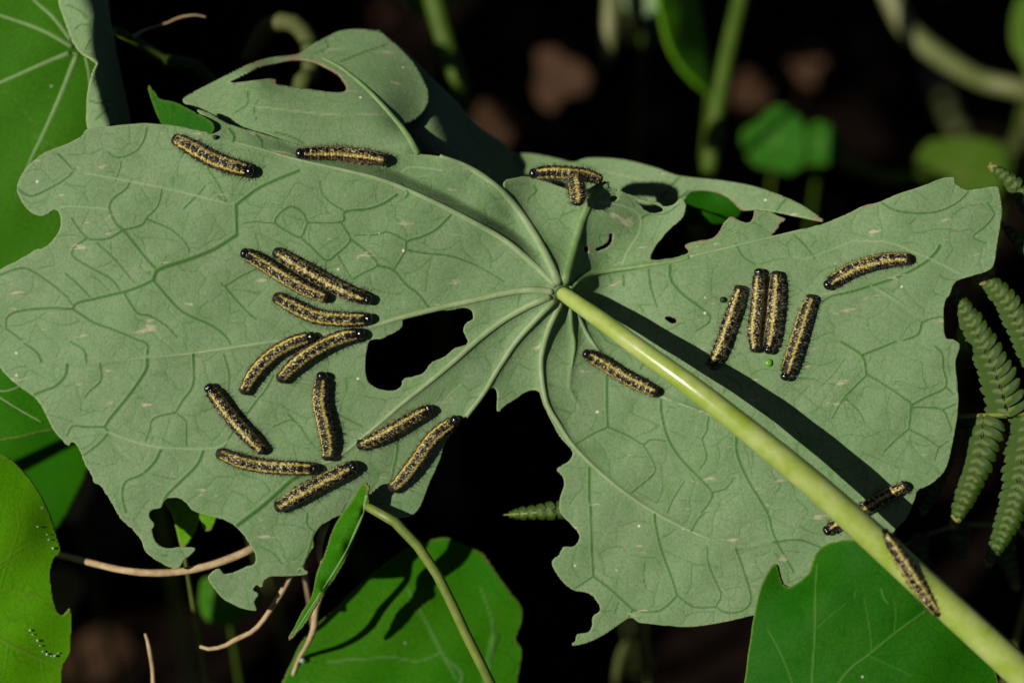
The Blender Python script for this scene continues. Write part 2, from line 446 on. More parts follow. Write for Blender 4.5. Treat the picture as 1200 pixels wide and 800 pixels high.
# ================================================================== the setting: soil
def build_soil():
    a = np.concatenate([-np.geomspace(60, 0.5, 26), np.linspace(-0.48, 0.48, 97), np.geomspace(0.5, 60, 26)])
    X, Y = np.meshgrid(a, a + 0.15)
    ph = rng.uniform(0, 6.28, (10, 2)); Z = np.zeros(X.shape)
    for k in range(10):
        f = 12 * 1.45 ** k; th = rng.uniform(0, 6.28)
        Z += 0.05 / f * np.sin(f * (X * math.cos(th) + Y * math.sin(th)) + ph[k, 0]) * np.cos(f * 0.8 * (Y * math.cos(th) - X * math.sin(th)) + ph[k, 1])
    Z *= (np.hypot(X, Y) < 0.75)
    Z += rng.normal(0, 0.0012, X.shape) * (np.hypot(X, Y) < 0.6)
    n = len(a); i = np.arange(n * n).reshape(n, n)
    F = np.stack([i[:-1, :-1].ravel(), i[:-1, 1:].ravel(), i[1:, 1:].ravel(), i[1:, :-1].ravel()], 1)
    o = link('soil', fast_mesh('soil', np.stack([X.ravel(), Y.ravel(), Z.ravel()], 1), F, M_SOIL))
    tag(o, 'garden soil under the plants, with shade put into its dark colour', None, None, 'structure')
build_soil()

def build_clods():
    V = []; F = []
    ico = [(0, 0, 1), (0.89, 0, 0.45), (0.28, 0.85, 0.45), (-0.72, 0.53, 0.45), (-0.72, -0.53, 0.45), (0.28, -0.85, 0.45),
           (0.72, 0.53, -0.45), (-0.28, 0.85, -0.45), (-0.89, 0, -0.45), (-0.28, -0.85, -0.45), (0.72, -0.53, -0.45), (0, 0, -1)]
    tri = [(0, 1, 2), (0, 2, 3), (0, 3, 4), (0, 4, 5), (0, 5, 1), (1, 6, 2), (2, 7, 3), (3, 8, 4), (4, 9, 5), (5, 10, 1), (6, 7, 2), (7, 8, 3), (8, 9, 4), (9, 10, 5), (10, 6, 1), (11, 7, 6), (11, 8, 7), (11, 9, 8), (11, 10, 9), (11, 6, 10)]
    ico = np.array(ico)
    for k in range(1500):
        r = abs(rng.normal(0.003, 0.003)) + 0.001
        c = np.array([rng.uniform(-0.35, 0.35), rng.uniform(-0.25, 0.55), r * 0.3])
        b = len(V) * 12
        V.append(c + ico * r * rng.uniform(0.6, 1.3, (12, 1)) * rng.uniform(0.6, 1.2, 3)); F += [tuple(b + q for q in t) for t in tri]
    me = fast_mesh('soil_crumbs', np.vstack(V), np.array(F), M_SOIL, False)
    tag(link('soil_crumbs', me), 'loose dark crumbs of soil strewn over the ground', 'soil', None, 'stuff')
build_clods()

# ================================================================== the eaten leaf
BLADE = [(28,200),(40,188),(54,178),(75,170),(95,160),(103,151),(130,148),(160,145),(185,145),(215,149),(240,154),(250,150),(244,140),(228,128),(246,133),(270,146),(305,156),
 (355,170),(400,176),(455,180),(490,181),(515,183),(535,190),(555,199),(575,213),(588,224),(592,212),(602,209),(620,207),(640,213),(660,220),(675,224),(690,221),(700,215),(714,213),(714,219),
 (724,222),(735,227),(748,231),(760,235),(772,238),(780,242),(790,239),(798,232),(803,238),(803,246),(798,257),(785,268),(772,283),(764,296),(764,304),(785,303),(800,299),(807,295),(803,287),
 (820,282),(833,280),(840,275),(845,267),(850,259),(858,254),(868,259),(877,261),(882,255),(885,246),(895,247),(905,249),(912,253),(921,257),(914,262),(912,268),(905,276),
 (930,272),(950,266),(965,262),(980,256),(1000,247),(1015,240),(1030,237),(1050,228),(1080,218),(1105,209),(1120,208),(1118,212),(1130,222),(1145,222),(1168,219),(1172,230),(1175,248),
 (1172,265),(1168,290),(1165,310),(1158,317),(1140,323),(1120,330),(1113,345),(1107,355),(1106,375),(1108,395),(1118,398),(1125,405),(1120,425),(1122,450),(1123,475),(1120,500),(1115,525),
 (1110,545),(1100,560),(1085,570),(1076,574),(1072,585),(1066,600),(1060,610),(1050,620),(1030,645),(990,680),(930,712),(880,721),(860,726),(835,731),(805,734),(775,732),(750,729),(737,724),
 (710,742),(690,752),(670,756),(674,750),(677,743),(690,740),(694,732),(695,722),(703,715),(700,705),(690,695),(672,691),(660,682),(650,668),(647,657),(655,650),(660,641),(672,640),(678,633),
 (678,625),(670,615),(657,600),(656,585),(661,568),(659,558),(653,552),(655,547),(667,540),(671,531),(667,524),(655,510),(647,495),(637,475),(632,460),(625,457),(615,460),(600,470),(592,475),
 (583,482),(582,458),(575,455),(560,465),(545,487),(525,512),(515,540),(502,570),(491,596),(475,606),(450,605),(425,599),(400,603),(387,609),(375,617),(368,629),(368,640),(362,650),(356,664),
 (361,672),(335,675),(318,675),(310,680),(307,688),(301,685),(297,691),(303,696),(298,705),(300,715),(280,711),(262,701),(250,688),(244,675),(256,666),(263,672),(275,670),(288,664),(298,660),(299,650),
 (294,640),(285,626),(275,616),(263,609),(252,606),(235,601),(225,597),(217,588),(208,583),(196,584),(191,590),(188,595),(178,597),(175,605),(181,614),(178,622),(183,635),(195,642),(212,641),
 (229,642),(222,651),(215,657),(210,665),(203,666),(190,660),(178,653),(170,645),(165,632),(155,620),(142,608),(137,600),(130,588),(122,575),(117,568),(110,565),(107,556),(100,544),(95,532),
 (90,521),(85,518),(80,522),(72,515),(60,499),(50,478),(37,463),(15,447),(0,431),(-8,418),(-14,395),(-18,360),(-14,335),(0,316),(15,308),(30,300),(42,292),(50,291),(62,281),(70,268),(71,256),
 (68,248),(63,246),(57,250),(50,253),(40,251),(30,243),(22,230),(20,218)]
HOLES = [[(437,398),(432,402),(428,425),(430,443),(437,452),(450,457),(463,457),(470,452),(473,444),(485,441),(497,436),(505,425),(520,418),(528,412),(533,408),(545,404),(548,399),(543,387),(547,378),
          (554,374),(553,365),(545,361),(530,363),(500,366),(475,372),(471,384),(460,391),(446,397)],
         [(715,231),(720,229),(724,232),(720,236),(716,235)], [(720,225),(726,224),(728,227),(722,228)],
         [(745,233),(760,237),(773,242),(777,247),(766,250),(757,247),(751,241)],
         [(684,290),(689,289),(690,294),(686,296)], [(699,291),(706,288),(713,283),(715,274),(718,275),(716,285),(708,292),(700,294)],
         [(778,372),(786,371),(793,376),(787,379)]]
CTRL = [(0,360,-25),(30,240,-15),(100,160,-10),(60,500,-18),(120,300,0),(200,200,2),(150,420,2),(250,350,8),(300,260,8),(200,550,-2),(300,460,8),(350,350,10),(400,300,10),(400,420,8),(450,500,6),
 (480,590,-10),(350,600,0),(250,690,-10),(180,650,-8),(500,320,8),(560,310,5),(540,380,1),(600,320,3),(250,161,8),(300,174,12),(350,188,14),(400,199,16),(450,212,16),(500,233,15),(550,258,12),(600,290,8),(640,322,4),
 (260,140,-4),(310,158,4),(400,180,10),(480,205,12),(540,225,10),(520,188,10),(580,235,8),(600,250,-2),(640,240,-8),(650,290,-4),(620,210,-12),(690,222,-6),(575,215,6),
 (720,240,-12),(780,242,-18),(760,270,-26),(720,290,-25),(695,305,-24),(802,245,-8),(655,340,2),(680,325,-10),(700,320,-24),(750,312,-14),(800,302,-2),(700,350,-30),(730,372,-22),(690,385,-22),(762,345,-8),
 (800,350,2),(850,300,4),(900,280,6),(900,252,-6),(850,400,8),(950,300,16),(950,400,18),(1050,250,28),(1050,350,30),(1160,230,34),(1160,300,38),(1100,450,38),(1110,540,36),(1050,600,32),(950,520,22),(850,500,12),
 (900,620,14),(800,600,0),(750,500,-4),(700,470,-10),(690,650,-12),(680,740,-18),(780,720,-10),(870,720,2),(950,690,12),(660,500,-9),(655,420,-12),(620,460,-8),(590,400,-3),(600,430,-7),(560,440,0),(530,480,-1)]
H0 = Height(CTRL, 200.0)
V0 = [(655,333),(640,300),(618,262),(595,232),(570,210),(545,195),(515,184)]
V1 = [(652,335),(620,305),(590,281),(550,258),(500,233),(450,212),(400,199),(350,188),(300,174),(250,161),(210,151)]
V2 = [(648,342),(620,340),(590,344),(550,353),(510,362),(470,372),(440,381),(400,389),(350,396),(300,403),(230,413),(172,419),(100,426),(50,424),(8,417)]
V3 = [(645,348),(620,358),(590,375),(560,398),(530,425),(500,450),(470,474),(440,500),(400,532),(375,545),(345,560)]
V4 = [(650,352),(630,372),(605,400),(585,430),(567,460),(546,488)]
V5 = [(657,355),(645,380),(637,405),(634,430),(640,470),(655,497),(672,522),(700,550),(730,575),(767,600),(810,622),(862,641),(900,636),(935,632)]
V6 = [(668,360),(670,385),(673,405),(670,430),(668,455),(679,475)]
V7 = [(675,365),(690,395),(720,432),(775,464),(825,483),(862,501),(890,520)]
VT = [(661,332),(667,310),(675,280),(684,252),(697,228),(712,216)]
VR = [(667,337),(680,326),(700,319),(750,312),(790,306),(808,301),(850,291),(900,279),(945,268)]
VS = [(815,290),(845,280),(870,268),(888,256),(899,248)]
CREASE = [(V0, 7, 16), (VT, 9, 16), (V2, 4, 18), (V3, 6.5, 14), (V4, 8, 10), (V5, 7.5, 12), (V6, 5, 9), (VR, 4, 14)]
_v1 = crom(V1, 4)
MAINV = [(V0,6.5,4), (V1,5,1.6), (V2,5,1.5), (V3,5.2,2), (V4,4.5,3.4), (V5,4.6,1.3), (V6,3.4,1.3), (V7,3.6,1.3), (VT,6.5,6), (VR[:6],5,3.2)]
def pl_dist(pl, x, y):
    best = np.full(np.shape(x), 1e9); side = np.zeros(np.shape(x)); par = np.zeros(np.shape(x))
    n = len(pl) - 1
    for q in range(n):
        a, b = pl[q], pl[q + 1]; ab = b - a; L = ab @ ab
        t = np.clip(((x - a[0]) * ab[0] + (y - a[1]) * ab[1]) / L, 0, 1)
        dx = x - a[0] - t * ab[0]; dy = y - a[1] - t * ab[1]; d = np.hypot(dx, dy)
        u = d < best
        best = np.where(u, d, best); side = np.where(u, np.sign(ab[0] * dy - ab[1] * dx), side); par = np.where(u, (q + t) / n, par)
    return best, side, par
def sst(t): t = np.clip(t, 0, 1); return t * t * (3 - 2 * t)
def blade_w(x, y):
    x = np.asarray(x, float); y = np.asarray(y, float)
    w = H0(x, y)
    for pl, amp, L in CREASE:
        d, s, p = pl_dist(crom(pl, 3), x, y)
        w = w + amp * np.exp(-d / L) * (1 - 0.75 * sst(p * 1.3)) * sst(p * 9 + 0.35)
    for pl, r0, r1 in MAINV:
        d, s, p = pl_dist(crom(pl, 3), x, y)
        r = r0 + (r1 - r0) * p
        w = w + 0.5 * r * np.exp(-(d / (1.2 * r)) ** 2)
    d, s, p = pl_dist(_v1, x, y)              # the crease just beyond the upper main vein
    fac = sst((p - 0.04) / 0.15) * (1 - sst((p - 0.62) / 0.25))
    w = w - 17 * fac * np.where(s > 0, sst(d / 17), 0.0)
    w = w + 1.0 * np.sin(x / 31 + 1) * np.cos(y / 27) + 0.7 * np.sin(x / 13 + y / 17)
    return w

dk = lambda pts, r0=1.7, r1=1.1, st=0.95: (pts, r0, r1, st)
DARK = [dk([(350,200),(325,210),(300,222),(276,240)],2,2), dk([(276,240),(277,275)],2.2,2.2), dk([(277,275),(250,292),(220,304),(195,312),(183,318),(179,328)],2.6,2.6), dk([(179,328),(165,335),(145,342),(110,350),(90,355),(85,362)],2.0,1.6),
 dk([(85,362),(60,361),(23,364),(8,372),(7,385)],1.8,1.3), dk([(183,316),(170,302),(155,283),(142,268),(135,261),(128,245),(132,233),(147,222),(153,211)],1.8,1.4), dk([(142,271),(128,279),(113,281),(102,279),(92,268),(83,255)],1.6,1.2),
 dk([(100,280),(87,290),(85,300),(105,313),(130,327),(140,340)],1.5,1.2), dk([(179,328),(205,358),(222,370),(245,380),(262,392),(270,403)],1.8,1.3), dk([(145,343),(160,366),(175,370),(195,382),(207,395)],1.6,1.2),
 dk([(85,362),(110,378),(135,387),(165,400)],1.7,1.2), dk([(142,270),(165,264),(172,255),(185,241),(190,220)],1.5,1.1), dk([(172,257),(200,269),(218,286),(222,296)],1.3,0.9), dk([(263,335),(275,350),(290,366),(300,374)],1.5,1.1),
 dk([(300,315),(280,325),(263,335),(258,330)],1.2,1.0), dk([(7,385),(25,398)],1.5,1.2), dk([(113,284),(135,305),(157,331)],1.3,1.0), dk([(76,320),(90,332),(105,348)],1.3,1.2), dk([(0,322),(25,314),(45,322),(75,345),(85,358)],1.5,1.2),
 dk([(20,220),(28,227),(40,229),(65,217),(80,207),(88,198)],1.6,1.2), dk([(67,180),(75,188),(85,199)],1.5,1.1), dk([(172,150),(168,165),(158,178),(138,185),(125,178)],1.5,1.0), dk([(215,245),(222,238),(235,225),(240,218)],1.3,1.0),
 dk([(465,228),(450,238),(430,245),(404,248),(400,260),(360,261)],1.8,1.4), dk([(360,261),(355,250),(345,243),(337,243),(325,253),(323,262),(338,272),(352,278),(358,266),(360,261)],1.4,1.4),
 dk([(352,278),(365,290),(382,305),(395,297),(410,282),(404,268),(399,260)],1.5,1.3), dk([(410,280),(432,297),(442,311),(425,320),(412,328)],1.6,1.1), dk([(442,311),(460,316),(475,333),(490,345),(502,360)],1.6,1.4),
 dk([(528,252),(512,268),(495,277),(477,283),(475,293),(468,305),(461,316)],1.6,1.3), dk([(477,283),(455,272),(440,275),(415,275)],1.3,0.9), dk([(477,293),(500,297),(528,300),(560,312),(590,330)],1.4,0.9), dk([(382,305),(381,318)],1.3,1),
 dk([(395,298),(405,315),(412,328)],1.1,0.8), dk([(403,247),(388,238),(377,226),(375,212)],1.2,0.9), dk([(323,262),(300,260),(285,262)],1.1,0.9),
 dk([(172,421),(171,432),(160,450),(145,470),(130,488),(122,500)],2.3,1.9), dk([(122,500),(100,500),(85,499),(78,510)],1.7,1.3), dk([(122,500),(126,507),(115,520),(98,533)],1.7,1.3), dk([(188,527),(180,542),(165,556),(147,564),(143,580),(147,600)],1.9,1.3),
 dk([(238,528),(230,545),(210,565),(195,580),(190,590)],2.0,1.7), dk([(226,415),(226,450),(213,470),(206,483)],1.7,1.3), dk([(206,483),(180,490),(175,505),(170,517)],1.4,1.1), dk([(78,427),(76,440),(65,452),(50,458),(40,462)],2.1,1.7),
 dk([(117,426),(118,445),(105,458),(99,466)],1.5,1.1), dk([(262,415),(268,437),(268,455)],1.3,1.0), dk([(172,415),(173,405),(166,399)],1.8,1.4), dk([(101,424),(98,410),(82,400)],1.6,1.2), dk([(48,423),(42,412),(28,402)],1.7,1.4),
 dk([(300,470),(285,490),(270,510),(262,525)],1.5,1.1), dk([(208,485),(218,495),(218,522)],1.1,0.9), dk([(465,510),(465,530),(460,555),(455,575)],1.5,1.1), dk([(390,482),(405,490),(425,500)],1.3,0.9), dk([(320,440),(312,455),(300,470)],1.4,1.2),
 dk([(337,485),(352,500),(358,510),(370,525)],1.2,0.9), dk([(320,500),(340,492),(352,500)],1.0,0.8), dk([(711,440),(711,480),(712,500)],1.8,1.4), dk([(712,500),(735,510),(753,520),(762,515),(780,516)],1.3,1.0), dk([(712,500),(695,508),(675,520)],1.3,1.0),
 dk([(774,468),(775,485),(783,515),(800,540),(820,560),(834,577),(830,590),(822,600)],1.7,1.1), dk([(863,502),(863,530),(875,560),(890,585),(900,603),(908,630),(930,670)],1.7,1.3), dk([(830,487),(828,505),(823,515),(828,535),(820,550)],1.2,0.9),
 dk([(834,577),(850,572),(860,560)],1.2,0.9), dk([(690,547),(690,580),(692,600),(693,640),(695,675)],1.8,1.4), dk([(695,675),(672,690)],1.3,1.1), dk([(695,675),(715,690),(741,714)],1.5,1.4), dk([(741,714),(755,716),(772,715),(785,706),(793,697)],1.4,1.2),
 dk([(793,697),(788,680),(775,645),(768,615),(767,602)],1.3,1.6), dk([(741,714),(736,723)],1.4,1.2), dk([(793,697),(805,706),(815,711),(838,711)],1.2,1.0), dk([(838,711),(845,697),(838,680),(830,660),(828,640)],1.2,1.0),
 dk([(862,642),(870,665),(880,700),(870,715),(850,717),(840,711)],1.5,1.1), dk([(740,577),(755,565),(767,553),(765,540),(753,520)],1.1,0.9), dk([(782,600),(790,582),(802,564)],1.0,0.8), dk([(810,622),(818,608),(826,600)],1.1,0.9),
 dk([(755,660),(754,675),(757,690)],0.9,0.7), dk([(725,705),(720,718)],0.9,0.7), dk([(985,400),(1010,417),(1015,438)],1.7,1.5), dk([(1015,438),(1035,450),(1060,467),(1067,475),(1065,502)],1.3,1.3), dk([(1065,502),(1050,515),(1035,530)],1.2,0.9),
 dk([(1010,416),(1030,408),(1050,400)],1.6,1.2), dk([(1067,475),(1085,465),(1108,453),(1105,430),(1104,415),(1095,405)],1.5,1.2), dk([(1069,477),(1085,477),(1104,480),(1112,495),(1115,505)],1.4,1.1), dk([(1104,480),(1120,473)],1.2,1.0),
 dk([(1108,453),(1118,462)],1.2,1.0), dk([(1065,503),(1085,513),(1100,523),(1110,517)],1.2,1.0), dk([(1100,523),(1095,540)],1.1,0.9), dk([(1015,440),(990,465),(975,490)],1.3,0.9), dk([(990,467),(1005,480),(1013,495)],1.1,0.8),
 dk([(1033,238),(1050,247),(1080,250),(1105,246),(1125,235),(1135,224)],1.4,1.2), dk([(1157,238),(1163,247),(1165,252),(1155,265),(1140,278),(1155,285)],1.3,1.0), dk([(1030,337),(1055,355),(1080,378)],1.0,1.0,0.5), dk([(1080,378),(1075,392),(1058,399)],1.7,1.3),
 dk([(1080,378),(1092,373),(1106,371)],1.3,1.0), dk([(930,275),(945,290),(955,303)],1.2,0.9), dk([(900,325),(920,330),(940,340)],1.0,0.8,0.5), dk([(940,395),(945,375),(968,350),(1000,341),(1050,325),(1080,310),(1095,297),(1101,288)],1.4,2.0),
 dk([(785,310),(786,328),(800,345),(820,360),(832,370)],2.0,1.5), dk([(832,370),(830,378),(815,388)],1.3,1.0), dk([(760,316),(762,335),(770,360)],1.7,1.1), dk([(862,286),(870,300),(885,310)],1.3,1.0), dk([(730,322),(731,335)],1.7,1.4),
 dk([(751,256),(760,251),(780,250),(795,240)],1.3,1.0), dk([(905,635),(935,632),(962,641)],1.3,1.1), dk([(360,600),(360,615),(368,622)],1.3,1.2), dk([(368,622),(360,650),(350,670)],1.6,1.3), dk([(330,660),(320,648),(305,640)],1.0,0.8),
 dk([(352,556),(340,563),(310,590),(275,617)],2.6,2.9), dk([(405,590),(400,600)],1.2,1.1), dk([(268,151),(274,160),(273,166)],2.0,1.6), dk([(298,156),(306,165),(307,173)],1.7,1.3), dk([(470,215),(478,225),(475,232)],1.6,1.4), dk([(625,218),(628,224),(620,232),(618,238)],1.4,1.0),
 dk([(310,195),(300,205),(290,212)],1.1,0.9), dk([(250,225),(262,235),(272,241)],1.2,1.0), dk([(220,160),(218,172),(212,185)],1.2,1.0), dk([(240,182),(245,200),(255,215),(265,236)],1.2,0.9), dk([(135,212),(140,200),(142,190)],1.0,0.8),
 dk([(990,420),(975,440),(962,452)],1.0,0.8,0.6), dk([(945,455),(930,470),(935,485)],1.0,0.8,0.6), dk([(750,432),(758,420)],1.2,0.9), dk([(870,455),(862,446),(850,440)],1.1,0.9), dk([(700,385),(712,400),(730,408)],1.1,0.8)]
pl_ = lambda pts, r0=1.4, r1=0.9, st=0.75: (pts, r0, r1, st)
PALE = [pl_([(100,203),(150,212),(190,220),(240,232),(272,240)],1.3,1.2), pl_([(70,243),(90,242),(125,245)],1.0,1.0), pl_([(126,506),(150,515),(175,522),(200,525),(250,525),(270,515)],1.4,1.0), pl_([(1000,282),(1040,284),(1075,297),(1100,308),(1125,321)],1.0,1.2),
 pl_([(703,236),(725,240),(745,248),(751,258),(748,275),(735,295),(729,312)],1.6,1.2), pl_([(1020,335),(1050,352),(1075,372)],1.0,0.8), pl_([(520,200),(500,197),(480,196),(470,202)],1.4,1.0), pl_([(505,232),(520,236),(545,240)],1.2,0.8),
 pl_([(600,480),(610,470),(628,455)],1.4,1.2), pl_([(540,450),(520,470),(515,485)],1.0,0.8), pl_([(680,410),(690,395)],1.0,0.8), pl_([(130,515),(175,560),(200,570)],0.9,0.7,0.4), pl_([(930,300),(945,303),(1000,282)],0.9,0.9,0.5)]
BROWN = [(806,290,8),(825,281,10),(842,272,10),(858,254,7),(884,250,8),(912,262,12),(905,276,8),(1015,240,8),(790,374,7),(688,290,5),(712,284,8),(714,274,5)]

leaf = thing('nasturtium_leaf', 'large pale eaten nasturtium leaf, underside up, carrying the caterpillars', 'leaf', P(655, 341, 2))
blade = leaf_sheet('blade', BLADE, blade_w, (M_UNDER, M_UPPER), leaf, HOLES, DARK, PALE, [(v, 1, 1) for v in (V1, V2, V3, V5, VR)], BROWN, g=1.45, net=34, puff=1.2, thick=2.6, edge=0.45, ragged=0.25)
for pts, r0, r1, mt in ((V0,6.5,4,M_VEIN), (V1,5,1.6,M_VEIN), (V2,5,1.5,M_VEIN), (V3,5.2,2,M_VEIN), (V4,4.5,3.4,M_VEIN), (V5,4.6,1.3,M_VEIN), (V6,3.4,1.3,M_VEIN_GREEN), (V7,3.6,1.3,M_VEIN), (VT,6.5,6,M_VEIN_GREEN), (VR[:6],5,3.2,M_VEIN_GREEN), (VR[5:],2.5,1.2,M_VEIN), (VS,2.6,2.2,M_VEIN_GREEN)):
    vein_tube(pts, r0 * 0.9, r1 * 0.9, blade_w, mt, leaf, lift=-0.42 * r0 + 0.5, flat=0.8)
PET = [(652,339,1),(663,346,9),(680,358,24),(704,375,46),(750,409,76),(815,456,105),(900,523,120),(960,573,121),(1040,645,120),(1120,718,121),(1200,791,122),(1300,885,105),(1420,990,20),(1500,1045,-150),(1540,1070,-600)]
PETR = [7.5,9,9.6,10.3,11.2,12.5,14.3,15.6,17,18.2,19,20,20,20,20]
gw = ground_w(1560, 1085)
tube('petiole', PET + [(1560,1085,gw)], PETR + [21], M_PETIOLE, leaf, 20, 120)

# --- the part that is folded back behind the crease
FLAP = [(355,178),(330,168),(305,159),(270,150),(250,141),(228,128),(214,118),(225,109),(250,96),(275,83),(297,73),(320,67),(345,64),(355,60),(370,50),(385,42),(400,36),(420,34),(445,37),(456,45),(476,62),(490,80),(500,100),(503,115),(497,130),(485,141),(473,146),
        (481,160),(493,180),(520,185),(545,193),(540,208),(490,198),(420,188)]
flap_w = Height([(x, y, float(blade_w(x, y)) - 7) for x, y in [(330,176),(355,180),(390,186),(420,190),(455,192),(493,190),(520,192),(545,198),(540,208),(490,200)]] +
    [(305,160,-10),(270,148,-22),(250,135,-32),(220,116,-48),(250,100,-48),(300,92,-36),(320,72,-64),(350,66,-72),(400,110,-30),(400,150,-10),(450,140,-16),(470,60,-80),(400,38,-94),(440,80,-58),(500,112,-64),(490,140,-42),(473,146,-26),(482,166,-8)], 20.0)
flap = leaf_sheet('folded_lobe', FLAP, flap_w, (M_UNDER, M_UPPER), leaf,
    [[(268,97),(285,88),(303,79),(322,74),(345,70),(365,72),(380,78),(395,87),(405,100),(404,107),(390,108),(360,104),(322,98),(327,95),(318,92),(300,94)]],
    [dk([(400,72),(430,60),(455,52)],1.2,0.9), dk([(382,47),(383,57),(370,62)],1.3,1.0), dk([(290,108),(290,122),(275,132)],1.3,1.0), dk([(355,168),(340,160),(320,155)],1.4,1.0), dk([(300,140),(298,128),(302,118)],1.0,0.8)],
    [pl_([(300,125),(345,130),(400,135),(450,133)],1.2,1.0), pl_([(382,59),(400,57),(404,58)],1.3,1.0), pl_([(430,100),(445,112)],1,1)], (), [(345,68,20),(370,72,14),(390,84,14),(404,98,12),(300,77,16),(320,95,8),(492,181,4)], g=2.0, thick=2.6, edge=0.5)
vein_tube([(490,181),(478,160),(465,143),(445,120),(425,100),(400,80),(378,68)], 4.6, 1.6, flap_w, M_VEIN_GREEN, leaf, 0.6)
REAR = [(440,40),(458,46),(480,64),(505,90),(530,113),(560,147),(590,167),(602,178),(625,180),(655,186),(672,190),(690,185),(730,187),(770,197),(797,206),(850,212),(890,220),(930,235),(955,250),(966,260),(935,254),(905,248),(885,246),(868,246),(860,238),(848,229),(830,224),(812,224),(806,228),(800,238),(788,250),(760,262),(700,255),(620,240),(560,222),(490,200),(455,120)]
rear_w = Height([(440,40,-104),(480,64,-100),(505,90,-100),(530,113,-118),(560,147,-140),(590,167,-158),(602,178,-160),(650,186,-152),(700,186,-142),(800,207,-104),(900,224,-56),(966,260,-6),(905,248,-40),(830,235,-96),(720,240,-130),(640,230,-136),(600,215,-132),(570,205,-96),(545,196,-62),(520,170,-52),(500,190,-48),(480,130,-66),(505,130,-66),(540,160,-92)], 20.0)
rear = leaf_sheet('rear_lobe', REAR, rear_w, (M_UNDER, M_UPPER), leaf, (),
    [dk([(797,206),(785,220),(775,232)],2.0,1.6), dk([(606,178),(604,186),(612,196)],1.8,1.4), dk([(672,189),(690,196),(715,205)],1.2,0.9), dk([(922,233),(915,240),(910,248)],1.6,1.2)], [pl_([(700,200),(740,208),(790,222)],1.2,0.9)], (),
    [(860,240,10),(866,246,8),(840,226,8),(960,256,12)], g=2.0, thick=2.6, edge=0.5)
curl_w = Height([(800,240,-108),(835,222,-106),(865,240,-100),(800,275,-140),(860,275,-136),(830,258,-116)], 20.0)
leaf_sheet('curled_flap', [(786,240),(800,228),(815,219),(838,219),(860,230),(872,243),(868,255),(840,264),(800,264),(784,256)], curl_w, (M_UPPER_DEEP, M_UNDER), leaf, (), (), (), (), [(866,248,9)], g=2.5)

